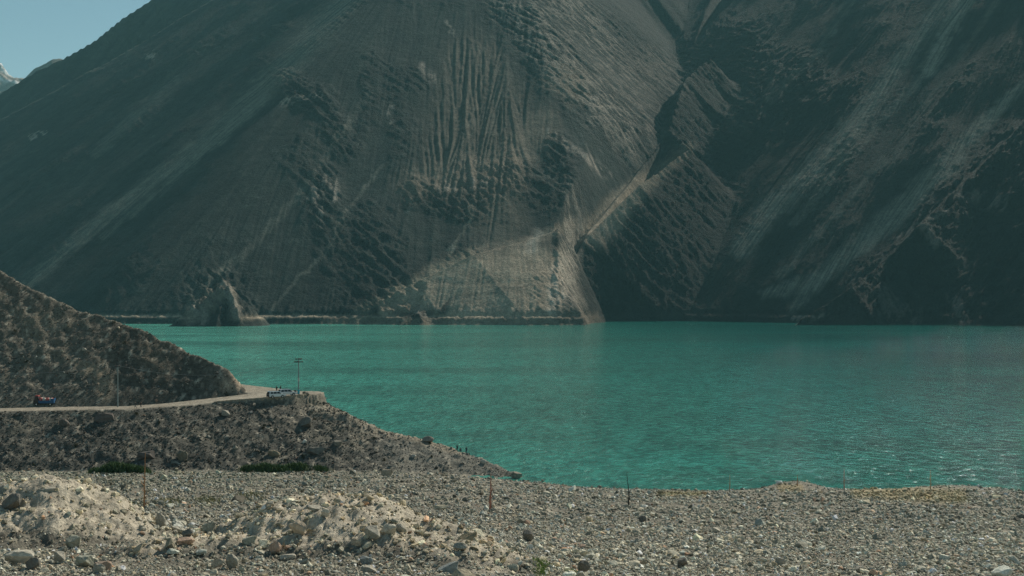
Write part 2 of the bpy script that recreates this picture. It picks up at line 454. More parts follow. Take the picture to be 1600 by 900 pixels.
# ================================================================== LAKE
me = bpy.data.meshes.new('lake'); xs = 5600
bm = bmesh.new()
for p in ((-xs, 235), (xs, 235), (xs, 5200), (-xs, 5200)): bm.verts.new((p[0], p[1], 0))
bm.faces.new(bm.verts); bm.to_mesh(me); bm.free()
lake = bpy.data.objects.new('lake', me); C.objects.link(lake); tag(lake, kind='structure')
m, N, L, B = mat('lake_water', (0.012, 0.13, 0.10), 0.09, 0, 0.3)
B.inputs['IOR'].default_value = 1.33
geo = N.new('ShaderNodeNewGeometry').outputs['Position']
def wave(scale, rot, detail, rough, s, dist=0.0):
    q = N.new('ShaderNodeMapping'); q.inputs['Rotation'].default_value = (0, 0, math.radians(rot)); q.inputs['Scale'].default_value = scale
    L.new(geo, q.inputs[0]); return nz(N, L, s, detail, rough, q.outputs[0], dist).outputs[0]
chop = wave((2.0, 1.0, 1), -14, 4, 0.62, 0.17, 0.3)       # wind chop, a few metres
swell = wave((3.0, 1.0, 1), 6, 3, 0.6, 0.035, 0.2)        # longer wave patches, their light and dark painted into the colour
ripple = wave((1.0, 0.8, 1), -24, 3, 0.6, 1.9, 0.4)       # small ripples that glitter
big = wave((0.4, 1.0, 1), 8, 5, 0.6, 0.006, 0.5)
hh = math_(N, L, 'ADD', math_(N, L, 'MULTIPLY', chop, 1.7), math_(N, L, 'MULTIPLY', ripple, 0.15))
L.new(bump(N, L, hh, 1.0, 1.0), B.inputs['Normal'])
sx_ = N.new('ShaderNodeSeparateXYZ'); L.new(geo, sx_.inputs[0])
lake_shade = mrange(N, L, math_(N, L, 'ADD', sx_.outputs[0], math_(N, L, 'MULTIPLY', big, 500)), 30, 520, 0, 1)   # darker to the right: mountain reflection and shade painted into the colour
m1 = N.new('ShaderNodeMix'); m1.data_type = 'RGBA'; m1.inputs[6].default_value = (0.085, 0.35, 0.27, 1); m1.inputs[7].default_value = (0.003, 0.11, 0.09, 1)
L.new(lake_shade, m1.inputs[0])
wv = math_(N, L, 'ADD', math_(N, L, 'MULTIPLY', chop, 0.6), math_(N, L, 'MULTIPLY', swell, 0.4))
L.new(mult_color(N, L, m1.outputs[2], math_(N, L, 'MULTIPLY', mrange(N, L, wv, 0.38, 0.62, 0.62, 1.38), mrange(N, L, big, 0.38, 0.62, 0.66, 1.22))), B.inputs['Base Color'])  # light and dark of waves and wind lanes painted into the water colour
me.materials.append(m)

# ================================================================== NEAR GROUND
us2 = np.concatenate([np.linspace(-1400, -180, 50, endpoint=False), np.linspace(-180, 1780, 760, endpoint=False), np.linspace(1780, 3000, 50)])
rows2 = np.concatenate([np.arange(0.5, 38, 2.5), np.arange(38, 76, 0.24), np.arange(76, 150, 0.7), np.arange(150, 290, 1.2), np.arange(290, 420, 0.62), np.arange(420, 560, 6)])

SHORE = [(-1400, 752), (500, 752), (700, 752), (800, 753), (850, 756), (900, 762), (1000, 766), (1100, 768), (1170, 767), (1210, 764), (1300, 766), (1400, 767), (1500, 764), (1560, 766), (1600, 770), (1800, 778), (3000, 790)]
KU = [(-1400, .1253), (0, .1253), (520, .1253), (700, .128)]
_ku = np.array([a for a, _ in KU] + [a for a, _ in SHORE if a >= 800], float)
_kk = np.array([b for _, b in KU] + [40.9 / (90000.0 / (b - 462.0)) for a, b in SHORE if a >= 800])

# x, y, height, half width, height of the retaining wall on the near side
ROAD = [at(-1200, 690, 300)[:2] + (14.0, 4.5, 0), at(-300, 652, 318)[:2] + (15.2, 4.5, 0), at(0, 641, 330)[:2] + (15.6, 4.8, 0), at(100, 638, 333)[:2] + (15.7, 4.8, 0),
        at(200, 639, 334)[:2] + (15.8, 4.8, 0), at(270, 634, 338)[:2] + (16.3, 5, 0), at(340, 626, 344)[:2] + (17.0, 6.5, .2), at(400, 620, 349)[:2] + (17.6, 8.5, .9),
        at(440, 617, 353)[:2] + (17.8, 9, 1.7), at(470, 616, 356)[:2] + (18.0, 6.5, 2.6)]
ROAD2 = [at(440, 617, 356)[:2] + (17.8, 7, 0), at(412, 612, 366)[:2] + (17.9, 7, 0), at(340, 600, 392)[:2] + (18.0, 5, 0), at(200, 580, 430)[:2] + (18.5, 5, 0)]
HILL = [(-1300, -200, 560, .62), (-400, 180, 460, .62), (-150, 335, 412, .68), (0, 422, 396, .70), (60, 456, 388, .70), (120, 482, 382, .70), (200, 506, 376, .74),
        (260, 531, 371, .78), (320, 561, 366, .85), (356, 575, 362, 1.0), (368, 592, 361, 1.3)]
SPUR = [(484, 630, 349, .5), (520, 641, 345, .42), (555, 655, 342, .36), (600, 672, 340, .30), (660, 686, 338, .26), (700, 697, 336, .22), (740, 709, 333, .2), (780, 729, 326, .17), (815, 743, 318, .16)]

def seg_height(X, Y, pts, near, far):
    d, (z, w, wall), side = polydist(X, Y, pts)
    e = np.maximum(0, d - w)
    return z - np.where(side < 0, near, far) * e - wall * smooth(0.0, 0.5, e), d - w, z, side

def ground(X, Y, detail=True):
    U = 800 + F * X / np.maximum(Y, 20)
    k = np.interp(U, _ku, _kk)
    g = EYE - 4.1 - k * Y
    g = g + 0.9 * np.exp(-((U - 1245) / 42.0) ** 2 - ((Y - 286) / 9.0) ** 2) * 2.0 + 0.8 * np.exp(-((U - 1470) / 90.0) ** 2 - ((Y - 285) / 8.0) ** 2)
    g = g + (Y > 60) * 0.5 * fbm(X / 22, Y / 22, 3, 200) * smooth(60, 110, Y) * (1 - smooth(270, 300, Y) * (U > 800))
    g = g + 0.10 * fbm(X / 2.2, Y / 2.2, 3, 210)
    flat = g.copy()
    # two heaps of tan earth in the foreground
    def heap(px, py, D, rx, ry, rot, h, sd):
        x0, y0, _ = at(px, py, D); c, s = math.cos(rot), math.sin(rot)
        a = ((X - x0) * c + (Y - y0) * s) / rx; b = (-(X - x0) * s + (Y - y0) * c) / ry
        r = np.sqrt(a * a + b * b) + 0.12 * fbm(X / 2.5, Y / 2.5, 3, sd)
        return h * (1 - smooth(0.0, 1.0, r))
    h1 = heap(70, 850, 59, 7.6, 8, -0.1, 3.2, 220)
    h2 = heap(540, 855, 53, 9.8, 7.4, 0.0, 2.5, 230); h3 = heap(320, 890, 49, 6.5, 5, 0.3, 1.1, 240); h4 = heap(740, 900, 48, 4.5, 4.5, -0.5, 1.1, 245)
    hp = smax(smax(h1, h2, 0.5), smax(h3, h4, 0.3), 0.4)
    g = g + hp + smooth(0.1, 0.6, hp) * (0.17 * fbm(X / 1.5, Y / 1.5, 5, 250, 0.62, ridged=True) - 0.05 + 0.14 * fbm(X / .45, Y / .45, 3, 255) )
    tan_m = smooth(0.25, 0.85, hp * 0.9 + 0.75 * fbm(X / 2.2, Y / 2.2, 5, 260, 0.6))
    # promontory
    rz, rd, rh, rside = seg_height(X, Y, ROAD, 0.52, 1.1)
    rz2, rd2, rh2, _ = seg_height(X, Y, ROAD2, 1.2, 0.5)
    hill = tent(X, Y, HILL, 0.7)
    # beyond the crest the hill drops steeply to the lake
    dC, (cz, cs), cside = polydist(X, Y, [at(*p[:3]) + (p[3],) for p in HILL])
    hill = np.where(cside > 0, cz - 0.8 * dC, hill)
    spur = tent(X, Y, SPUR, 0.3)
    dS, (sz, ss), sside = polydist(X, Y, [at(*p[:3]) + (p[3],) for p in SPUR])
    spur = np.where(sside > 0, sz - 0.75 * dS, spur)
    rough_amt = 1.0
    bank = smax(rz, spur, 1.0)
    back = (sside > 0) & (rside > 0)
    n1 = fbm(X / 8 + 0.3 * Y / 9, Y / 8, 5, 270, 0.65, ridged=True); n2 = fbm(X / 3.0, Y / 2.2, 4, 280, 0.6)
    n3 = fbm(X / 7, Y / 5, 4, 285, 0.55)
    offroad = smooth(0.3, 3.5, rd)
    g2 = smax(g, bank + offroad * (0.55 * n1 + 0.4 * n3 + 0.32 * n2 - 0.3), 0.5)
    hr = hill + (0.55 * n1 + 0.5 * n3 + 0.32 * n2 - 0.4) * smooth(0, 5, hill - 16)
    on2 = (rd2 < 0)
    g3 = np.where(on2 & (rd > 0), np.maximum(np.minimum(hr, 80) * (cside < 0) + (cside >= 0) * -9, rh2), g2)
    g3 = np.maximum(g3, np.where(rd2 >= 0, rz2, -99))
    cut = smooth(0.0, 1.2, rd)            # the hill stops at the road edge
    hh = np.where(rd < 0, -99, hr)
    z = np.maximum(g3, hh)
    z = np.where(rd < 0, rh + 0.05 * n2, z)
    z = np.where((rd2 < 0) & (rd >= 0) & (hr < rh2 + 1.0), rh2 + 0.05 * n2, z)
    if not detail: return z
    prom = smooth(0.0, 1.2, z - flat - hp)
    hillm = smooth(0, 1.5, hr - np.maximum(g2, -50)) * (rd > 0) * (hr > 14)
    road = np.maximum(1 - smooth(-0.6, 0.8, rd), (1 - smooth(-0.6, 0.8, rd2)) * (z < rh2 + 1))
    return z, tan_m, prom, hillm, road, n1, n2, dS, sz, sside, rd

U2, Y2 = np.meshgrid(us2, rows2); X2 = (U2 - 800) / F * Y2
Z2, tan_m, prom, hillm, road, n1, n2, dS, sz, sside, rd = ground(X2, Y2)
Z2 = np.maximum(Z2, -8)
V2 = HORIZON - F * (Z2 - EYE) / np.maximum(Y2, 1)

gravelc = c3(0.16, 0.15, 0.12); soil = c3(0.43, 0.385, 0.30); bankc = c3(0.088, 0.086, 0.072); hillc = c3(0.125, 0.115, 0.092); roadc = c3(0.24, 0.215, 0.17)
A2 = np.ones(X2.shape + (3,)) * gravelc
def bl2(m, col):
    global A2
    m = np.clip(m, 0, 1)[..., None]; A2 = A2 * (1 - m) + col * m
bl2(prom, bankc * 1.0)
bl2(hillm, hillc)
p_tan = smooth(-0.1, 0.5, fbm(X2 / 16, Y2 / 12, 5, 300))
bl2(hillm * p_tan * 0.5, c3(0.21, 0.18, 0.13))
bl2(prom * (1 - hillm) * smooth(0.05, 0.5, fbm(X2 / 13, Y2 / 8, 5, 310)) * 0.4, c3(0.17, 0.155, 0.115))
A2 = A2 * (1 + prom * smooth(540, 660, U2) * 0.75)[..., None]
A2 = A2 * (1 - hillm * 0.3 * smooth(120, 200, U2) * (1 - smooth(300, 350, U2)))[..., None]  # shade on the steep right part of the hill, painted in darker
def stroke2(pts, width):
    p = [(a[0], a[1], (a[2] if len(a) > 2 else width)) for a in pts]
    d, (w,), _ = polydist(U2 + 3 * n2, V2 + 3 * n2, p)
    return 1 - smooth(0.4, 1.4, d / w)
far_part = (Y2 > 240)
bl2(stroke2([(590, 674), (640, 684), (700, 700), (720, 706)], 7) * far_part * 0.75, c3(0.27, 0.23, 0.17))
bl2(stroke2([(370, 585), (372, 600), (355, 605)], 11) * far_part * 0.7, c3(0.36, 0.28, 0.2))
bl2(stroke2([(130, 575), (160, 590), (165, 620)], 12) * far_part * 0.6, c3(0.33, 0.26, 0.18))
bl2(stroke2([(490, 640), (540, 650), (580, 670), (560, 690)], 14) * far_part * 0.5, c3(0.27, 0.24, 0.18))
bl2(road, roadc)
bl2(road * stroke2([(280, 636), (340, 628), (400, 620), (420, 614)], 3) * far_part, roadc * 1.25)
bl2(tan_m, soil)
# dry yellow grass film on the crest of the beach
bl2(stroke2([(1340, 768), (1420, 772), (1500, 776)], 12) * 0.45, c3(0.36, 0.29, 0.14))
bl2(stroke2([(1030, 772), (1100, 772)], 5) * 0.4, c3(0.32, 0.28, 0.12)); bl2(stroke2([(1220, 762), (1250, 762)], 6) * 0.5, c3(0.33, 0.26, 0.13))
wet = (Z2 < 0.75) & (Z2 > -3) & (U2 > 780)
bl2(wet * 0.8, c3(0.10, 0.10, 0.08))
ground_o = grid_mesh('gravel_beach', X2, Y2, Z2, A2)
tag(ground_o, kind='structure')
ground_o.data.materials.append(ground_material('earth_and_gravel', 0.9, 5.0, 14.0, 0.9, 0.35))
print('ground', time.time() - T0)

_r = rows2; _u = us2
def height_at(px, D):
    """ground height sampled on the built mesh"""
    fi = np.interp(px, _u, np.arange(len(_u))); fj = np.interp(D, _r, np.arange(len(_r)))
    i = np.minimum(np.floor(fi).astype(int), len(_u) - 2); j = np.minimum(np.floor(fj).astype(int), len(_r) - 2)
    a = fi - i; b = fj - j
    return (Z2[j, i] * (1 - a) + Z2[j, i + 1] * a) * (1 - b) + (Z2[j + 1, i] * (1 - a) + Z2[j + 1, i + 1] * a) * b
def visible_D(px, py, D0=30, D1=420):
    """first distance along the sight line where the ground is met"""
    D = np.arange(D0, D1, 0.15)
    y = HORIZON - F * (height_at(np.full(D.shape, float(px)), D) - EYE) / D
    k = np.nonzero(y <= py)[0]
    return float(D[k[0]]) if len(k) else None
def on_ground(px, py, D0=30, D1=420):
    D = visible_D(px, py, D0, D1)
    if D is None: D = 350.0
    return Vector(((px - 800) / F * D, D, float(height_at(float(px), D))))

# ================================================================== STONES
rng = np.random.RandomState(21)
def stone_material(name, mode):
    m, N, L, B = mat(name, rough=0.9, spec=0.2)
    if mode == 'instancer':
        a = N.new('ShaderNodeAttribute'); a.attribute_type = 'INSTANCER'; a.attribute_name = 'tone'; col = a.outputs['Color']
    else:
        col = N.new('ShaderNodeObjectInfo').outputs['Color']
    tc = N.new('ShaderNodeTexCoord').outputs['Object']
    n1 = nz(N, L, 1.6, 8, 0.7, tc); n2 = nz(N, L, 7.0, 4, 0.7, tc)
    f = math_(N, L, 'MULTIPLY', mrange(N, L, n1.outputs[0], 0.3, 0.7, 0.72, 1.28), mrange(N, L, n2.outputs[0], 0.3, 0.7, 0.8, 1.2))
    L.new(mult_color(N, L, col, f), B.inputs['Base Color'])
    L.new(bump(N, L, math_(N, L, 'ADD', n1.outputs[0], math_(N, L, 'MULTIPLY', n2.outputs[0], 0.25)), 0.7, 0.12), B.inputs['Normal'])
    return m
stone_inst = stone_material('loose_stone_rock', 'instancer')
stone_obj = stone_material('stone_rock', 'object')

def rock_mesh(name, seed, npts=18, flat=(0.62, 0.85), material=None, detail=0):
    r = random.Random(seed); bm = bmesh.new()
    sy = r.uniform(0.62, 0.95); sz = r.uniform(*flat)
    e = r.uniform(0.55, 0.9)
    for _ in range(npts):
        v = Vector((r.gauss(0, 1), r.gauss(0, 1), r.gauss(0, 1))).normalized()
        v = Vector([math.copysign(abs(c) ** e, c) for c in v]) * r.uniform(0.82, 1.0)
        bm.verts.new((v.x * 0.5, v.y * 0.5 * sy, v.z * 0.5 * sz))
    res = bmesh.ops.convex_hull(bm, input=bm.verts)
    junk = [g for g in res['geom_interior'] + res['geom_unused'] if isinstance(g, bmesh.types.BMVert)]
    if junk: bmesh.ops.delete(bm, geom=list(set(junk)), context='VERTS')
    if detail:
        bmesh.ops.bevel(bm, geom=bm.edges[:], offset=0.018, segments=1, affect='EDGES', profile=0.6)
        bmesh.ops.triangulate(bm, faces=bm.faces[:])
        bmesh.ops.subdivide_edges(bm, edges=[e for e in bm.edges if e.calc_length() > 0.12], cuts=1, use_grid_fill=True)
        bmesh.ops.triangulate(bm, faces=bm.faces[:])
        co = np.array([v.co for v in bm.verts])
        k = seed * 3.1
        d = fbm(co[:, 0] * 4 + k, co[:, 1] * 4 + co[:, 2] * 3, 3, 400, 0.6)
        for v, dd in zip(bm.verts, d): v.co += v.co.normalized() * float(dd) * 0.055
    bmesh.ops.recalc_face_normals(bm, faces=bm.faces[:])
    me = bpy.data.meshes.new(name); bm.to_mesh(me); bm.free()
    if material: me.materials.append(material)
    return me

variants = bpy.data.collections.new('stone_shapes')     # only instanced by geometry nodes, not linked to the scene
for i in range(16):
    variants.objects.link(bpy.data.objects.new('shape%02d' % i, rock_mesh('loose_stone', 100 + i, 13 + i % 6, (0.5, 0.85), stone_inst)))

def instancer(name, coll):
    ng = bpy.data.node_groups.new(name, 'GeometryNodeTree')
    ng.interface.new_socket('Geometry', in_out='INPUT', socket_type='NodeSocketGeometry')
    ng.interface.new_socket('Geometry', in_out='OUTPUT', socket_type='NodeSocketGeometry')
    gi = ng.nodes.new('NodeGroupInput'); go = ng.nodes.new('NodeGroupOutput')
    ci = ng.nodes.new('GeometryNodeCollectionInfo'); ci.inputs['Collection'].default_value = coll
    ci.inputs['Separate Children'].default_value = True; ci.inputs['Reset Children'].default_value = True
    ip = ng.nodes.new('GeometryNodeInstanceOnPoints'); ip.inputs['Pick Instance'].default_value = True
    def named(nm, dt):
        n = ng.nodes.new('GeometryNodeInputNamedAttribute'); n.data_type = dt; n.inputs['Name'].default_value = nm; return n.outputs[0]
    ng.links.new(gi.outputs[0], ip.inputs['Points']); ng.links.new(ci.outputs[0], ip.inputs['Instance'])
    ng.links.new(named('variant', 'INT'), ip.inputs['Instance Index'])
    e2r = ng.nodes.new('FunctionNodeEulerToRotation'); ng.links.new(named('turn', 'FLOAT_VECTOR'), e2r.inputs[0])
    ng.links.new(e2r.outputs[0], ip.inputs['Rotation'])
    ng.links.new(named('size', 'FLOAT_VECTOR'), ip.inputs['Scale'])
    ng.links.new(ip.outputs[0], go.inputs[0])
    return ng
stone_nodes = instancer('scatter_stones', variants)

def scatter(name, P, size, turn, tone, nv=16, nodes=None):
    n = len(P)
    me = bpy.data.meshes.new(name)
    me.vertices.add(n); me.vertices.foreach_set('co', P.astype(np.float32).ravel())
    a = me.attributes.new('size', 'FLOAT_VECTOR', 'POINT'); a.data.foreach_set('vector', size.astype(np.float32).ravel())
    a = me.attributes.new('turn', 'FLOAT_VECTOR', 'POINT'); a.data.foreach_set('vector', turn.astype(np.float32).ravel())
    a = me.attributes.new('variant', 'INT', 'POINT'); a.data.foreach_set('value', rng.randint(0, nv, n).astype(np.int32))
    a = me.attributes.new('tone', 'FLOAT_COLOR', 'POINT'); a.data.foreach_set('color', np.concatenate([tone, np.ones((n, 1))], 1).astype(np.float32).ravel())
    o = bpy.data.objects.new(name, me); C.objects.link(o)
    md = o.modifiers.new('scatter', 'NODES'); md.node_group = nodes or stone_nodes
    tag(o, kind='stuff')
    return o

def tones(n, base, spread, warm=0.05, pale=0.08, red=0.03):
    b = np.exp(rng.normal(0, spread, n)); w = rng.normal(0, warm, n)
    t = np.array(base)[None] * b[:, None] * np.stack([1 + w, np.ones(n), 1 - w], 1)
    k = rng.rand(n) < pale; t[k] = t[k] * 1.4 + 0.05
    k = rng.rand(n) < red; t[k] *= np.array([1.25, 0.9, 0.8])
    return np.clip(t, 0.02, 0.62)
def turns(n, tilt=0.45):
    return np.stack([rng.normal(0, tilt, n), rng.normal(0, tilt, n), rng.rand(n) * 6.283], 1)
def sizes(s, n):
    return s[:, None] * np.stack([np.ones(n), rng.uniform(0.7, 1.0, n), rng.uniform(0.7, 1.05, n)], 1)
tanA = tan_m
def sample(arr, px, D):
    fi = np.clip(np.interp(px, _u, np.arange(len(_u))).round().astype(int), 0, len(_u) - 1)
    fj = np.clip(np.interp(D, _r, np.arange(len(_r))).round().astype(int), 0, len(_r) - 1)
    return arr[fj, fi]

# --- beach rubble
n = 165000
px = rng.uniform(-330, 1930, n)
kk = np.interp(px, _ku, _kk)
y0 = 462 + F * kk
v_far = 462 + F * (4.1 / 300 + kk)
v = v_far - 3 + (945 - v_far + 3) * rng.rand(n) ** 1.25
D = np.clip(4.1 * F / np.maximum(v - y0, 20), 34, 330)
gz_ = height_at(px, D)
tm = sample(tan_m, px, D); pm = sample(prom, px, D)
patch = fbm(px * D / F / 9, D / 9, 3, 501)
pxs = np.exp(rng.normal(1.42, 0.42, n)) * np.interp(D, [40, 90, 200, 300], [1.42, 1.18, 0.92, 0.74]) * (1 + 0.35 * np.clip(patch, -0.8, 0.9))
patch2 = fbm(px * D / F / 5, D / 5, 3, 507)
small = (patch2 > 0.12) & (D < 160); pxs = np.where(small, pxs * 0.72, pxs)
s = pxs * D / F
keep = (gz_ > -0.3) & (pm < 0.3) & ((tm < 0.4) | (rng.rand(n) < 0.95))
s = np.where(tm > 0.4, s * np.exp(rng.normal(-0.38, 0.5, n)), s)
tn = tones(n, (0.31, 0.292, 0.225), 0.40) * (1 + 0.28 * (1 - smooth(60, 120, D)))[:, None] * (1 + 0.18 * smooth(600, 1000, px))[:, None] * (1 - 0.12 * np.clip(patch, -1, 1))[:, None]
tn = np.where((tm > 0.4)[:, None], tn * np.array([1.2, 1.12, 1.02]), tn)
yl = sample(stroke2([(1340, 768), (1420, 772), (1500, 776)], 13) + stroke2([(1220, 762), (1250, 762)], 7) + stroke2([(1030, 772), (1100, 772)], 4), px, D) * (D > 150)
tn = tn * (1 - yl[:, None] * 0.45 * (1 - np.array([1.0, 0.78, 0.38])))
shade_left = smooth(700, 300, px) * smooth(120, 220, D)      # greener stones towards the promontory, their weaker sun painted in as darker tone
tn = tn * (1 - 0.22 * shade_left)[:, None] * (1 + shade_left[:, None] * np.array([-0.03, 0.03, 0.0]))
tn = tn * np.where((gz_ < 0.8) & (px > 800), 0.55, 1.0)[:, None]
P = np.stack([(px - 800) / F * D, D, gz_ + s * rng.uniform(-0.05, 0.22, n)], 1)
big_near = keep & (D < 75) & (px > -20) & (px < 1620) & (pxs > 9.4)
order = np.nonzero(big_near)[0][np.argsort(-pxs[big_near])][:235]
chosen = np.zeros(n, bool); chosen[order] = True
k = keep & ~chosen
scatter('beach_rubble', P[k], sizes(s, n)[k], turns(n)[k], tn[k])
# --- the largest loose stones of the beach, one by one
stone_shapes = [rock_mesh('stone', 300 + i, 20 + i, (0.5, 0.8), stone_obj, 1) for i in range(10)]
def put_stone(P, s, tone, tilt=0.4, shape=None, name='stone', parent=None):
    o = bpy.data.objects.new(name, shape or stone_shapes[rng.randint(len(stone_shapes))])
    C.objects.link(o)
    o.location = P; o.scale = s; o.rotation_euler = (rng.normal(0, tilt), rng.normal(0, tilt), rng.rand() * 6.283)
    o.color = (*tone, 1)
    if parent: o.parent = parent
    return o
for i in order:
    put_stone(P[i], [s[i] * 1.1, s[i], s[i] * rng.uniform(0.75, 1.0)], tn[i], parent=ground_o)

# coarse blocks banked up between and below the two earth heaps
cnt = 0
for (cx, cy, rx, ry, nn, sp) in ((275, 822, 62, 22, 60, 13), (60, 885, 80, 18, 46, 17), (380, 885, 70, 14, 30, 14), (700, 868, 60, 24, 36, 13), (640, 818, 40, 12, 20, 11)):
    m_ = nn * 5
    for q in range(m_):
        a, b = rng.normal(0, 0.5), rng.normal(0, 0.5)
        ppx, ppy = cx + a * rx, cy + b * ry
        p = on_ground(ppx, ppy, 34, 110)
        w = sp * math.exp(rng.normal(-0.35, 0.35)) * p.y / F
        if q < nn and cnt < 62:
            cnt += 1
            put_stone(p + Vector((0, 0, w * 0.12)), (w * 1.15, w, w * 0.85), tones(1, (0.40, 0.375, 0.30), 0.25)[0], parent=ground_o)
print('beach stones', cnt + len(order))

# --- rubble of the promontory: bank, hill and spur
n = 90000
px = rng.uniform(-420, 840, n); D = 296 + 120 * rng.rand(n) ** 1.2
gz_ = height_at(px, D)
pm = sample(prom, px, D); rdm = sample(road, px, D); hm = sample(hillm, px, D)
cl = fbm(px / 40, D / 9, 4, 520)
s = np.exp(rng.normal(-1.12, 0.45, n)) * (1 + 0.5 * np.clip(cl, -0.7, 1))
keep = (pm > 0.3) & (rdm < 0.25) & (gz_ > -0.2)
tn = tones(n, (0.076, 0.074, 0.062), 0.30, 0.07, 0.03, 0.03) * np.where(hm > 0.3, 1.28, 1.0)[:, None]
spurm = smooth(540, 660, px) ; tn = tn * (1 + 1.0 * spurm)[:, None]
s = s * (1 - 0.25 * spurm) * np.where(hm > 0.3, 0.85, 1.0)
P = np.stack([(px - 800) / F * D, D, gz_ + s * 0.08], 1)
scatter('promontory_rubble', P[keep], sizes(s, n)[keep], turns(n)[keep], tn[keep])
# a scatter of larger pale and dark blocks on it
n = 900
px = rng.uniform(-300, 800, n); D = rng.uniform(298, 385, n); gz_ = height_at(px, D)
pm = sample(prom, px, D); rdm = sample(road, px, D)
s = np.exp(rng.normal(-0.1, 0.30, n)); keep = (pm > 0.5) & (rdm < 0.2) & (gz_ > 0)
tn = tones(n, (0.125, 0.118, 0.098), 0.5, 0.06, 0.18, 0.05)
P = np.stack([(px - 800) / F * D, D, gz_ + s * 0.05], 1)
k2 = np.nonzero(keep)[0]
scatter('promontory_blocks', P[k2], sizes(s, n)[k2], turns(n, 0.5)[k2], tn[k2])

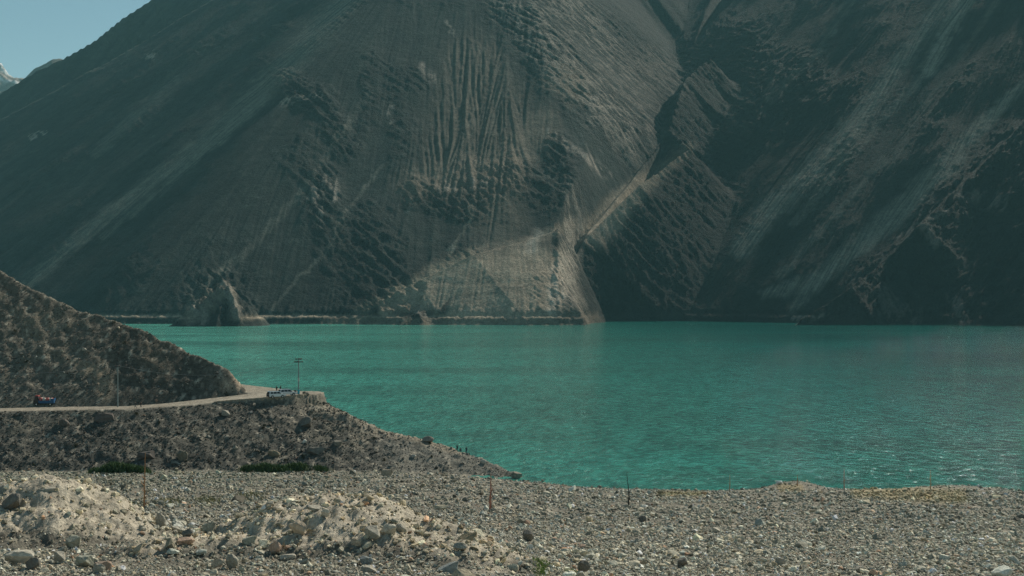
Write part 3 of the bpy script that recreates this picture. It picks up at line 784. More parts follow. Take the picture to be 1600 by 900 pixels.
# --- boulders that stand out, each a thing
boulder_shapes = [rock_mesh('boulder', 700 + i, 16 + 2 * (i % 4), (0.6, 0.85), stone_obj, 1) for i in range(9)]
GREY, DARK, TAN, PINK, GREEN, BLUE, PALE, WHITE = (.34, .32, .26), (.17, .16, .135), (.46, .38, .28), (.42, .30, .22), (.33, .33, .26), (.27, .29, .27), (.50, .46, .37), (.75, .75, .72)
BOULDERS = [
 (15, 799, 36, 26, DARK, 'dark angular boulder at the left end of the left earth heap'),
 (72, 769, 26, 6, GREY, 'thin flat slab lying on the very top of the left earth heap'),
 (112, 857, 24, 18, GREEN, 'greenish grey boulder at the foot of the left earth heap above the coarse blocks'),
 (24, 885, 50, 24, PALE, 'large pale rounded boulder in the bottom left corner'),
 (50, 893, 24, 22, DARK, 'dark boulder just right of the large pale one in the bottom left corner'),
 (91, 881, 22, 20, GREY, 'upright grey block below the left earth heap'),
 (128, 889, 30, 20, GREEN, 'greenish rounded boulder near the bottom edge below the left earth heap'),
 (152, 897, 24, 14, GREY, 'low grey boulder touching the bottom edge left of the tan track'),
 (249, 828, 19, 22, GREY, 'upright grey boulder in the rubble right of the left earth heap'),
 (292, 842, 20, 14, DARK, 'dark boulder in the rubble between the two earth heaps'),
 (325, 834, 19, 17, GREEN, 'greenish block in the rubble just left of the right earth heap'),
 (287, 853, 28, 11, PINK, 'long low reddish boulder at the lower edge of the rubble between the heaps'),
 (464, 846, 34, 28, TAN, 'large rounded tan and pink boulder in the middle of the right earth heap'),
 (430, 868, 20, 22, PINK, 'pinkish boulder below left of the large rounded tan one on the right heap'),
 (581, 847, 30, 26, GREY, 'pointed grey boulder on the right side of the right earth heap'),
 (606, 840, 26, 17, PALE, 'pale boulder leaning against the pointed grey one'),
 (555, 855, 18, 12, TAN, 'small tan block left of the pointed grey boulder'),
 (361, 891, 24, 22, GREY, 'square grey block near the bottom edge at the foot of the right heap'),
 (340, 890, 20, 16, TAN, 'tan block beside the square grey one near the bottom edge'),
 (388, 854, 22, 15, GREEN, 'grey green boulder half sunk in the left flank of the right earth heap'),
 (492, 800, 32, 8, GREY, 'long grey slab along the top of the right earth heap'),
 (508, 811, 16, 16, PALE, 'pale block below the long slab at the top of the right heap'),
 (572, 884, 22, 14, BLUE, 'bluish grey boulder near the foot of the right earth heap'),
 (576, 905, 32, 20, GREY, 'rounded grey boulder cut by the bottom edge below the right heap'),
 (420, 795, 16, 11, GREY, 'grey stone alone on the rubble above the right heap'),
 (448, 878, 26, 9, PALE, 'flat pale stone low on the right earth heap'),
 (625, 834, 21, 13, GREY, 'dark edged grey stone at the right shoulder of the right heap'),
 (720, 866, 26, 15, GREY, 'broad grey boulder at the end of the right earth heap'),
 (700, 899, 36, 15, BLUE, 'long bluish slab near the bottom edge right of the heap'),
 (825, 846, 18, 16, DARK, 'dark cube shaped boulder on the open rubble beside the heaps'),
 (913, 897, 22, 22, DARK, 'dark rounded boulder at the bottom edge by the green weeds'),
 (1005, 817, 13, 12, DARK, 'small dark boulder below the dark bare stick'),
 (1120, 834, 15, 10, PALE, 'pale rounded stone in the middle of the open rubble'),
 (1066, 887, 19, 13, DARK, 'dark low boulder near the bottom centre right'),
 (1220, 886, 17, 13, GREY, 'grey boulder near the bottom edge at the right'),
 (1346, 898, 28, 10, GREY, 'smooth flat oval boulder at the bottom edge on the right'),
 (477, 672, 32, 26, (.17, .155, .13), 'large flat faced brown boulder below the retaining wall'),
 (493, 713, 36, 18, DARK, 'wide dark boulder low on the bank under the flat faced brown one'),
 (527, 699, 17, 13, (.22, .2, .16), 'brown block right of the wide dark boulder on the bank'),
 (427, 716, 24, 16, (.22, .19, .13), 'tan arched boulder above the right green bushes'),
 (284, 722, 20, 24, (.17, .155, .115), 'tall tan sided boulder low on the bank between the bushes'),
 (352, 652, 18, 15, (.30, .28, .23), 'pale slab leaning just under the road edge'),
 (224, 722, 34, 20, (.10, .09, .08), 'wide dark reddish boulder behind the tallest stake'),
 (160, 662, 34, 20, (.13, .11, .095), 'brown overhanging boulder under the road near the truck'),
 (98, 668, 22, 15, (.12, .105, .09), 'small dark boulder under the road left of the overhanging one'),
 (669, 694, 20, 12, (.24, .21, .17), 'rounded brown boulder on the crest of the spur before the walkers'),
 (604, 746, 17, 13, (.34, .30, .23), 'smooth tan boulder where the spur meets the beach rubble'),
 (807, 750, 16, 12, (.26, .23, .18), 'brown boulder at the tip of the spur by the water'),
 (755, 727, 10, 9, (.42, .40, .34), 'pale block on the crest of the spur right of the walkers'),
 (646, 716, 9, 6, (.42, .40, .34), 'small pale block in the middle of the spur'),
 (131, 549, 10, 8, (.36, .33, .28), 'pale block high on the face of the left hill'),
 (1218, 757.5, 11, 6, WHITE, 'white boulder standing at the edge of the lake'),
]
for i, (bx, by, w, h, col, lab) in enumerate(BOULDERS):
    p = on_ground(bx, min(by, 897), 36, 420)
    if by > 897: p = on_ground(bx, 897, 36, 420); p.z -= (by - 897) / F * p.y
    m_ = p.y / F
    far_ = p.y > 290 and bx < 600
    W, H_ = w * m_ * (0.95 if far_ else 1.1), h * m_ * (0.9 if far_ else 1.15)
    o = put_stone(p + Vector((0, W * 0.3, H_ * 0.42)), (W, W * 0.85, H_ / 0.72), col, 0.12, boulder_shapes[i % 9], 'boulder')
    o.rotation_euler.z = rng.uniform(-0.5, 0.5)
    tag(o, lab, 'boulder')
print('stones', time.time() - T0)

# ================================================================== SMALL THINGS
def new_obj(name, bm, material, parent=None, smooth_=False):
    me = bpy.data.meshes.new(name); bmesh.ops.recalc_face_normals(bm, faces=bm.faces[:]); bm.to_mesh(me); bm.free()
    if smooth_: me.polygons.foreach_set('use_smooth', [True] * len(me.polygons))
    me.materials.append(material)
    o = bpy.data.objects.new(name, me); C.objects.link(o)
    if parent: o.parent = parent
    return o
def empty(name, loc, rz=0.0, label=None, cat=None, group=None):
    o = bpy.data.objects.new(name, None); C.objects.link(o); o.location = loc; o.rotation_euler = (0, 0, rz); o.empty_display_size = 0.2
    return tag(o, label, cat, group)
def box(bm, c, s, bevel=0.0, taper=(1, 1), rot=None):
    r = bmesh.ops.create_cube(bm, size=1)
    vs = r['verts']
    for v in vs:
        k = taper if v.co.z > 0 else (1, 1)
        v.co = Vector((v.co.x * s[0] * k[0], v.co.y * s[1] * k[1], v.co.z * s[2]))
    if bevel:
        es = list({e for v in vs for e in v.link_edges})
        r2 = bmesh.ops.bevel(bm, geom=es, offset=bevel, segments=2, affect='EDGES', profile=0.5)
        vs = list({v for f in r2['faces'] for v in f.verts} | {v for v in vs if v.is_valid})
    if rot: bmesh.ops.rotate(bm, verts=vs, cent=(0, 0, 0), matrix=Matrix.Rotation(rot[0], 3, rot[1]))
    for v in vs: v.co += Vector(c)
    return vs
def tube(bm, pts, radii, n=8, caps=True):
    rings = []
    for i, p in enumerate(pts):
        p = Vector(p); a = Vector(pts[max(0, i - 1)]); b = Vector(pts[min(len(pts) - 1, i + 1)])
        t = (b - a).normalized(); ref = Vector((0, 0, 1)) if abs(t.z) < 0.9 else Vector((1, 0, 0))
        x = t.cross(ref).normalized(); y = t.cross(x)
        rings.append([bm.verts.new(p + (x * math.cos(2 * math.pi * k / n) + y * math.sin(2 * math.pi * k / n)) * radii[i]) for k in range(n)])
    for a, b in zip(rings[:-1], rings[1:]):
        for k in range(n): bm.faces.new((a[k], a[(k + 1) % n], b[(k + 1) % n], b[k]))
    if caps: bm.faces.new(rings[0][::-1]); bm.faces.new(rings[-1])
def prism(bm, prof, y0, y1, inset=None):
    """side profile (x, z) extruded across the width; upper points can lean in"""
    L_, R_ = [], []
    for i, (x, z) in enumerate(prof):
        k = inset[i] if inset else 0
        L_.append(bm.verts.new((x, y0 + k, z))); R_.append(bm.verts.new((x, y1 - k, z)))
    bm.faces.new(L_[::-1]); bm.faces.new(R_)
    n = len(prof)
    for i in range(n): bm.faces.new((L_[i], L_[(i + 1) % n], R_[(i + 1) % n], R_[i]))

def simple(name, col, rough=0.6, metal=0.0, spec=0.4, noise_scale=3.0, var=0.15):
    m, N, L, B = mat(name, col, rough, metal, spec)
    tc = N.new('ShaderNodeTexCoord').outputs['Object']
    n = nz(N, L, noise_scale, 5, 0.6, tc)
    rgb = N.new('ShaderNodeRGB'); rgb.outputs[0].default_value = (*col, 1)
    L.new(mult_color(N, L, rgb.outputs[0], mrange(N, L, n.outputs[0], 0.3, 0.7, 1 - var, 1 + var)), B.inputs['Base Color'])
    return m
M = dict(
    white=simple('white_paint', (0.72, 0.73, 0.71), 0.35, 0, 0.5, 1.5, 0.06), silver=simple('silver_paint', (0.55, 0.57, 0.57), 0.35, 0.2, 0.5, 1.5, 0.06),
    glass=mat('dark_glass', (0.015, 0.02, 0.02), 0.08, 0, 0.6)[0], rubber=simple('tyre_rubber', (0.02, 0.02, 0.02), 0.85),
    rim=mat('alloy_rim', (0.45, 0.46, 0.46), 0.35, 0.8)[0], trim=simple('black_trim', (0.03, 0.03, 0.03), 0.5),
    red_lamp=mat('red_lamp', (0.35, 0.015, 0.01), 0.2)[0], clear_lamp=mat('clear_lamp', (0.6, 0.6, 0.55), 0.15)[0],
    steel=simple('grey_steel', (0.20, 0.24, 0.235), 0.55, 0.3), teal=simple('turquoise_paint', (0.02, 0.34, 0.42), 0.45),
    wire=mat('wire_metal', (0.30, 0.31, 0.30), 0.5, 0.3)[0], ceramic=mat('insulator_ceramic', (0.30, 0.14, 0.09), 0.3)[0],
    wood=simple('weathered_wood', (0.42, 0.22, 0.11), 0.85, 0, 0.2, 9, 0.3), pinkwood=simple('reddish_wood', (0.40, 0.18, 0.12), 0.85, 0, 0.2, 9, 0.3),
    tanwood=simple('tan_wood', (0.40, 0.30, 0.17), 0.85, 0, 0.2, 9, 0.3), darkwood=simple('dark_wood', (0.035, 0.032, 0.025), 0.9, 0, 0.2, 9, 0.3),
    blue=simple('blue_paint', (0.02, 0.085, 0.19), 0.5), red=simple('red_paint', (0.24, 0.03, 0.025), 0.5), darkcab=simple('dark_cab_paint', (0.03, 0.025, 0.025), 0.5),
    cloth=simple('pale_sacking', (0.42, 0.40, 0.36), 0.9), redcloth=simple('red_sacking', (0.36, 0.10, 0.09), 0.9),
    skin=mat('skin', (0.30, 0.17, 0.11), 0.6)[0], hair=mat('dark_hair', (0.012, 0.01, 0.009), 0.7)[0],
    black_cloth=simple('black_cloth', (0.02, 0.022, 0.024), 0.9), navy_cloth=simple('navy_cloth', (0.02, 0.03, 0.05), 0.9), teal_cloth=simple('dark_green_cloth', (0.015, 0.045, 0.04), 0.9),
    grey_cloth=simple('grey_cloth', (0.16, 0.17, 0.17), 0.9), brown_cloth=simple('brown_cloth', (0.06, 0.045, 0.035), 0.9),
)

# ---- masonry retaining wall under the turning place
top = []; 
for ppx in np.linspace(334, 483, 60):
    # near road edge in this direction
    Dl = np.arange(325, 372, 0.1); Xl = (ppx - 800) / F * Dl
    d, (zz, ww, wl), sd_ = polydist(Xl, Dl, ROAD)
    k = np.nonzero(d - ww < 0)[0]
    if len(k): top.append((Xl[k[0]], Dl[k[0]], zz[k[0]], max(0.3, wl[k[0]])))
bm = bmesh.new(); rws = 9; ring = []
for i, (x, y, z, hgt) in enumerate(top):
    tx, ty = (top[min(i + 1, len(top) - 1)][0] - top[max(i - 1, 0)][0]), (top[min(i + 1, len(top) - 1)][1] - top[max(i - 1, 0)][1])
    l = math.hypot(tx, ty); nx, ny = ty / l, -tx / l
    if ny > 0: nx, ny = -nx, -ny
    col = []
    H_ = hgt + 1.1
    for j in range(rws + 1):
        q = j / rws
        jit = random.uniform(-0.07, 0.07)
        off = 0.05 + 0.30 * q + jit
        col.append(bm.verts.new((x + nx * off, y + ny * off, z + 0.30 + random.uniform(-.04, .04) - H_ * q)))
    col.append(bm.verts.new((x - nx * 0.5, y - ny * 0.5, z + 0.28)))
    col.append(bm.verts.new((x - nx * 0.5, y - ny * 0.5, z - 0.6)))
    ring.append(col)
for a, b in zip(ring[:-1], ring[1:]):
    for j in range(rws): bm.faces.new((a[j], a[j + 1], b[j + 1], b[j]))
    bm.faces.new((a[0], b[0], b[-2], a[-2])); bm.faces.new((a[-2], b[-2], b[-1], a[-1]))
for e_ in (ring[0], ring[-1]): bm.faces.new(e_)
m, N, L, B = mat('wall_masonry', rough=0.95, spec=0.15)
geo = N.new('ShaderNodeNewGeometry').outputs['Position']
vo = N.new('ShaderNodeTexVoronoi'); vo.inputs['Scale'].default_value = 2.6; L.new(geo, vo.inputs['Vector'])
n1 = nz(N, L, 1.5, 5, 0.6, geo)
rgb = N.new('ShaderNodeRGB'); rgb.outputs[0].default_value = (0.40, 0.345, 0.26, 1)
L.new(mult_color(N, L, rgb.outputs[0], math_(N, L, 'MULTIPLY', mrange(N, L, vo.outputs['Distance'], 0.0, 0.5, 1.15, 0.7), mrange(N, L, n1.outputs[0], 0.3, 0.7, 0.75, 1.2))), B.inputs['Base Color'])
L.new(bump(N, L, vo.outputs['Distance'], 0.8, -0.15), B.inputs['Normal'])
w = new_obj('retaining_wall', bm, m); tag(w, 'rough tan stone retaining wall holding up the turning place of the road', 'wall')

# ---- cars
def make_suv(label, paint, rear_dark, loc, rz):
    t = empty('parked_car', loc, rz, label, 'car', 'white cars parked at the turning place')
    t.scale = (1.03, 1.02, 1.02); W = 1.84
    bm = bmesh.new()
    prof = [(-2.32, .45), (-2.36, .62), (-2.33, 1.05), (-2.26, 1.12), (-2.12, 1.72), (-1.98, 1.82), (0.35, 1.83), (0.62, 1.76), (1.12, 1.17), (2.02, 1.06), (2.28, .93), (2.36, .62), (2.30, .42),
            (1.85, .42), (1.72, .72), (1.42, .86), (1.10, .72), (.98, .40), (-1.02, .40), (-1.14, .72), (-1.45, .86), (-1.76, .72), (-1.88, .42)]
    ins = [0.03, 0, 0, .02, .16, .22, .22, .20, .04, .03, .05, .02, .03, .03] + [0.0] * 9
    prism(bm, prof, -W / 2, W / 2, ins)
    body = new_obj('body', bm, paint, t)
    bm = bmesh.new()
    prism(bm, [(-1.9, 1.16), (-1.82, 1.62), (-1.05, 1.66), (-1.0, 1.16)], -W / 2 + .015, -W / 2 + .02, [0.0, .11, .115, 0.0]); 
    bm.free()
    def window(pts, name='window'):
        bm = bmesh.new(); f = bm.faces.new([bm.verts.new(p) for p in pts]); f.normal_update()
        nrm = f.normal.copy(); cen = f.calc_center_median()
        if nrm.dot(cen - Vector((cen.x * .3, 0, 1.0))) < 0: nrm = -nrm
        r_ = bmesh.ops.extrude_face_region(bm, geom=[f])
        for v in [g for g in r_['geom'] if isinstance(g, bmesh.types.BMVert)]: v.co += nrm * 0.014
        return new_obj(name, bm, M['glass'], t)
    def wy(z): return W / 2 - 0.02 - (z - 1.12) / (1.72 - 1.12) * 0.15 + 0.008
    for s in (-1, 1):
        for (a, b, c, d_) in ((-2.02, -1.22, -1.25, -1.88), (-1.12, -.22, -.25, -1.12), (-.12, .92, .52, -.12)):
            window([(a, s * wy(1.18), 1.18), (b, s * wy(1.18), 1.18), (c, s * wy(1.64), 1.64), (d_, s * wy(1.64), 1.64)])
    window([(-2.255, -.72, 1.18), (-2.255, .72, 1.18), (-2.15, .64, 1.64), (-2.15, -.64, 1.64)], 'rear_window')
    window([(1.08, -.76, 1.22), (1.08, .76, 1.22), (.66, .66, 1.70), (.66, -.66, 1.70)], 'windscreen')
    for x in (-1.45, 1.42):
        for s in (-1, 1):
            bm = bmesh.new(); bmesh.ops.create_cone(bm, cap_ends=True, segments=20, radius1=.37, radius2=.37, depth=.24)
            bmesh.ops.rotate(bm, verts=bm.verts, matrix=Matrix.Rotation(math.pi / 2, 3, 'X'))
            for v in bm.verts: v.co += Vector((x, s * (W / 2 - .12), .37))
            wh = new_obj('wheel', bm, M['rubber'], t)
            bm = bmesh.new(); bmesh.ops.create_cone(bm, cap_ends=True, segments=16, radius1=.22, radius2=.2, depth=.03)
            bmesh.ops.rotate(bm, verts=bm.verts, matrix=Matrix.Rotation(math.pi / 2, 3, 'X'))
            for v in bm.verts: v.co += Vector((x, s * (W / 2 + .012), .37))
            new_obj('rim', bm, M['rim'], wh)
    for x, nm in ((-2.36, 'rear_bumper'), (2.36, 'front_bumper')):
        bm = bmesh.new(); box(bm, (x, 0, .52), (.14, W * .96, .2), .03); new_obj(nm, bm, M['trim'], t)
    for s in (-1, 1):
        bm = bmesh.new(); box(bm, (-2.345, s * .8, .92), (.06, .14, .3), .015); new_obj('tail_light', bm, M['red_lamp'], t)
        bm = bmesh.new(); box(bm, (2.29, s * .68, .86), (.08, .34, .15), .02); new_obj('headlight', bm, M['clear_lamp'], t)
        bm = bmesh.new(); box(bm, (.78, s * (W / 2 + .08), 1.2), (.12, .2, .14), .03); new_obj('wing_mirror', bm, M['trim'], t)
        bm = bmesh.new(); tube(bm, [(-1.7, s * .62, 1.83), (-1.65, s * .62, 1.89), (.2, s * .62, 1.89), (.28, s * .62, 1.82)], [.02] * 4, 6); new_obj('roof_rail', bm, M['trim'], t)
    if rear_dark:
        bm = bmesh.new(); box(bm, (-2.345, 0, .86), (.05, 1.5, .46), .02); new_obj('tailgate_panel', bm, M['trim'], t)
        bm = bmesh.new(); bmesh.ops.create_cone(bm, cap_ends=True, segments=24, radius1=.37, radius2=.35, depth=.22)
        bmesh.ops.rotate(bm, verts=bm.verts, matrix=Matrix.Rotation(-math.pi / 2, 3, 'Y'))
        for v in bm.verts: v.co += Vector((-2.48, .05, 1.0))
        sp = new_obj('spare_wheel', bm, M['rubber'], t)
        bm = bmesh.new(); bmesh.ops.create_cone(bm, cap_ends=True, segments=16, radius1=.2, radius2=.18, depth=.03)
        bmesh.ops.rotate(bm, verts=bm.verts, matrix=Matrix.Rotation(-math.pi / 2, 3, 'Y'))
        for v in bm.verts: v.co += Vector((-2.6, .05, 1.0))
        new_obj('rim', bm, M['rim'], sp)
    return t
def place(px, py, D0=300, D1=420):
    return on_ground(px, py, D0, D1)
p = place(431.5, 622.5, 338); make_suv('white off roader with dark rear and spare wheel, nearest car at the turning place', M['white'], True, p, math.radians(36))
p = place(449, 618.5, 338); make_suv('pale car parked in front of the white off roader at the turning place', M['silver'], False, p, math.radians(30))

# ---- loaded truck on the road at the left
p = place(68, 634.8, 300); t = empty('loaded_truck', p + Vector((0, 1.0, 0)), math.radians(184), 'small truck with dark cab, blue bed and red and white sacks on the road', 'truck')
t.location.z = float(height_at(68.0, p.y))
bm = bmesh.new(); prism(bm, [(1.5, .5), (1.5, 2.35), (1.75, 2.5), (2.35, 2.5), (2.62, 1.65), (2.78, 1.45), (2.8, .5)], -.95, .95, [0, .08, .12, .12, .03, 0, 0]); new_obj('cab', bm, M['darkcab'], t)
bm = bmesh.new(); box(bm, (1.95, 0, 2.68), (1.0, 1.7, .34), .05, (.8, .9)); new_obj('roof_box', bm, M['red'], t)
bm = bmesh.new(); box(bm, (2.62, 0, 1.0), (.06, 1.3, .5), .02); bmesh.ops.translate(bm, verts=bm.verts, vec=(.2, 0, 0)); new_obj('grille', bm, M['red'], t)
for s in (-1, 1):
    bm = bmesh.new(); box(bm, (2.05, s * .93, 1.85), (.7, .03, .5)); new_obj('window', bm, M['glass'], t)
    bm = bmesh.new(); box(bm, (2.82, s * .7, .8), (.06, .22, .2), .02); new_obj('headlight', bm, M['clear_lamp'], t)
bm = bmesh.new(); box(bm, (2.56, 0, 1.98), (.05, 1.5, .55), 0, (1, .9), (-.3, 'Y')); bm.free()
bm = bmesh.new(); box(bm, (-.6, 0, .78), (4.1, 1.9, .16)); box(bm, (-.6, .95, 1.15), (4.1, .06, .6)); box(bm, (-.6, -.95, 1.15), (4.1, .06, .6)); box(bm, (1.4, 0, 1.35), (.06, 1.9, 1.0)); new_obj('bed', bm, M['blue'], t)
bm = bmesh.new(); box(bm, (-2.62, 0, 1.35), (.08, 1.92, 1.3), .02); box(bm, (-2.2, .96, 1.65), (.8, .05, .7)); box(bm, (-2.2, -.96, 1.65), (.8, .05, .7)); new_obj('tailgate', bm, M['blue'], t)
for x in (-1.7, 2.0):
    for s in (-1, 1):
        bm = bmesh.new(); bmesh.ops.create_cone(bm, cap_ends=True, segments=18, radius1=.42, radius2=.42, depth=.26)
        bmesh.ops.rotate(bm, verts=bm.verts, matrix=Matrix.Rotation(math.pi / 2, 3, 'X'))
        for v in bm.verts: v.co += Vector((x, s * .82, .42))
        wh = new_obj('wheel', bm, M['rubber'], t)
        bm = bmesh.new(); bmesh.ops.create_cone(bm, cap_ends=True, segments=12, radius1=.2, radius2=.18, depth=.03)
        bmesh.ops.rotate(bm, verts=bm.verts, matrix=Matrix.Rotation(math.pi / 2, 3, 'X'))
        for v in bm.verts: v.co += Vector((x, s * .96, .42))
        new_obj('rim', bm, M['clear_lamp'], wh)
sack = 0
for i in range(4):
    for s in (-.45, .45):
        o = bpy.data.objects.new('sack', None)
        bpy.data.objects.remove(o)
        bm = bmesh.new(); bmesh.ops.create_icosphere(bm, subdivisions=2, radius=.5)
        hgt = random.uniform(1.25, 1.45)
        for v in bm.verts:
            v.co = Vector((math.copysign(abs(v.co.x * 2) ** .6, v.co.x) * .44, math.copysign(abs(v.co.y * 2) ** .6, v.co.y) * .46, math.copysign(abs(v.co.z * 2) ** .7, v.co.z) * hgt * .5))
            v.co += Vector((random.uniform(-.03, .03),) * 3)
        o = new_obj('sack', bm, M['redcloth'] if (i + (s > 0)) % 2 else M['cloth'], None, True)
        base = t.matrix_basis if False else Matrix.Translation(t.location) @ Matrix.Rotation(math.radians(184), 4, 'Z')
        o.location = base @ Vector((.95 - i * .9, s, .86 + hgt * .5)); o.rotation_euler = (0, 0, math.radians(184))
        side_ = 'far' if s < 0 else 'near'
        s_lab = ('red' if (i + (s > 0)) % 2 else 'pale') + ' sack on truck bed, ' + ('next to cab', 'second from cab', 'third from cab', 'next to tailgate')[i] + (', beach side' if s > 0 else ', hill side')
        tag(o, s_lab, 'sack', 'sacks loaded on the truck')

# ---- electricity poles and wires
def pole(px, py, D0, top_py, label, arms, box_=False):
    p = place(px, py, D0); h = (py - top_py) / F * p.y
    t = empty('utility_pole', p, math.radians(8), label, 'utility pole')
    bm = bmesh.new(); tube(bm, [(0, 0, -.4), (0, 0, h * .5), (0, 0, h)], [.20, .16, .11], 10); new_obj('pole', bm, M['steel'], t)
    for (dz, wdt) in arms:
        bm = bmesh.new(); box(bm, (0, -.14, h - dz), (wdt, .22, .26)); a = new_obj('crossarm', bm, M['trim'], t)
        for x in (-wdt * .45, 0.0 if dz > .3 else wdt * .2, wdt * .45):
            bm = bmesh.new(); tube(bm, [(x, -.14, h - dz + .07), (x, -.14, h - dz + .14), (x, -.14, h - dz + .3)], [.07, .09, .05], 8); new_obj('insulator', bm, M['ceramic'], a)
    if box_:
        bm = bmesh.new(); box(bm, (0, -.22, .75), (.62, .42, 1.1), .03); new_obj('painted_cabinet', bm, M['teal'], t)
        bm = bmesh.new(); tube(bm, [(0, 0, 3.6), (0, 0, 4.6)], [.2, .2], 10); new_obj('clamp_band', bm, M['cloth'], t)
    return p, h
p1, h1_ = pole(466.5, 616.5, 340, 559.5, 'steel utility pole with two crossarms and a turquoise cabinet at the turning place', [(.25, 1.7), (1.05, 2.4)], True)
p0, h0_ = pole(184, 636, 325, 571, 'slim grey utility pole standing by the road against the left hill', [(.25, 1.2)])
def wire(a, b, sag, label):
    bm = bmesh.new(); pts = []
    for i in range(25):
        q = i / 24; pts.append(Vector(a).lerp(Vector(b), q) - Vector((0, 0, sag * 4 * q * (1 - q))))
    tube(bm, pts, [.03] * 25, 5); o = new_obj('overhead_wire', bm, M['wire']); tag(o, label, 'wire')
wire((p0.x, p0.y, p0.z + h0_), (p1.x, p1.y, p1.z + h1_ - .8), 3.2, 'thin wire sagging between the slim grey pole and the pole at the turning place')
wire((p0.x - 62, p0.y - 12, p0.z + h0_ + 1.5), (p0.x, p0.y, p0.z + h0_), 2.6, 'thin wire running left from the slim grey pole out of the picture')
p = place(462, 615.5, 340); t = empty('metal_drum', p + Vector((-.1, 0, 0)), 0, 'dark metal drum standing left of the utility pole base', 'drum')
bm = bmesh.new(); tube(bm, [(0, 0, 0), (0, 0, .05), (0, 0, .33), (0, 0, .36), (0, 0, .39), (0, 0, .68), (0, 0, .71), (0, 0, .74), (0, 0, 1.0), (0, 0, 1.04)], [.36, .38, .36, .385, .36, .36, .385, .36, .36, .38], 16); new_obj('barrel', bm, M['trim'], t)
bm = bmesh.new(); tube(bm, [(.12, 0, 1.04), (.12, 0, 1.07)], [.05, .05], 8); new_obj('bung', bm, M['steel'], t)
for (bx, by, wdt, col, lab) in ((475.5, 616, 1.3, (.16, .14, .11), 'dark block on the wall corner right of the utility pole'), (480.5, 617.5, 1.2, (.22, .19, .15), 'brown block at the outermost corner of the retaining wall'),
                                (468, 619.5, 1.0, (.24, .21, .17), 'low brown stone on the wall edge in front of the utility pole'), (461, 620.5, .8, (.2, .18, .15), 'small stone on the wall edge behind the pale car')):
    p = place(bx, by, 335); o = put_stone(p + Vector((0, 0, wdt * .28)), (wdt, wdt * .8, wdt * 1.0), col, .15, boulder_shapes[2], 'kerb_stone'); tag(o, lab, 'boulder')

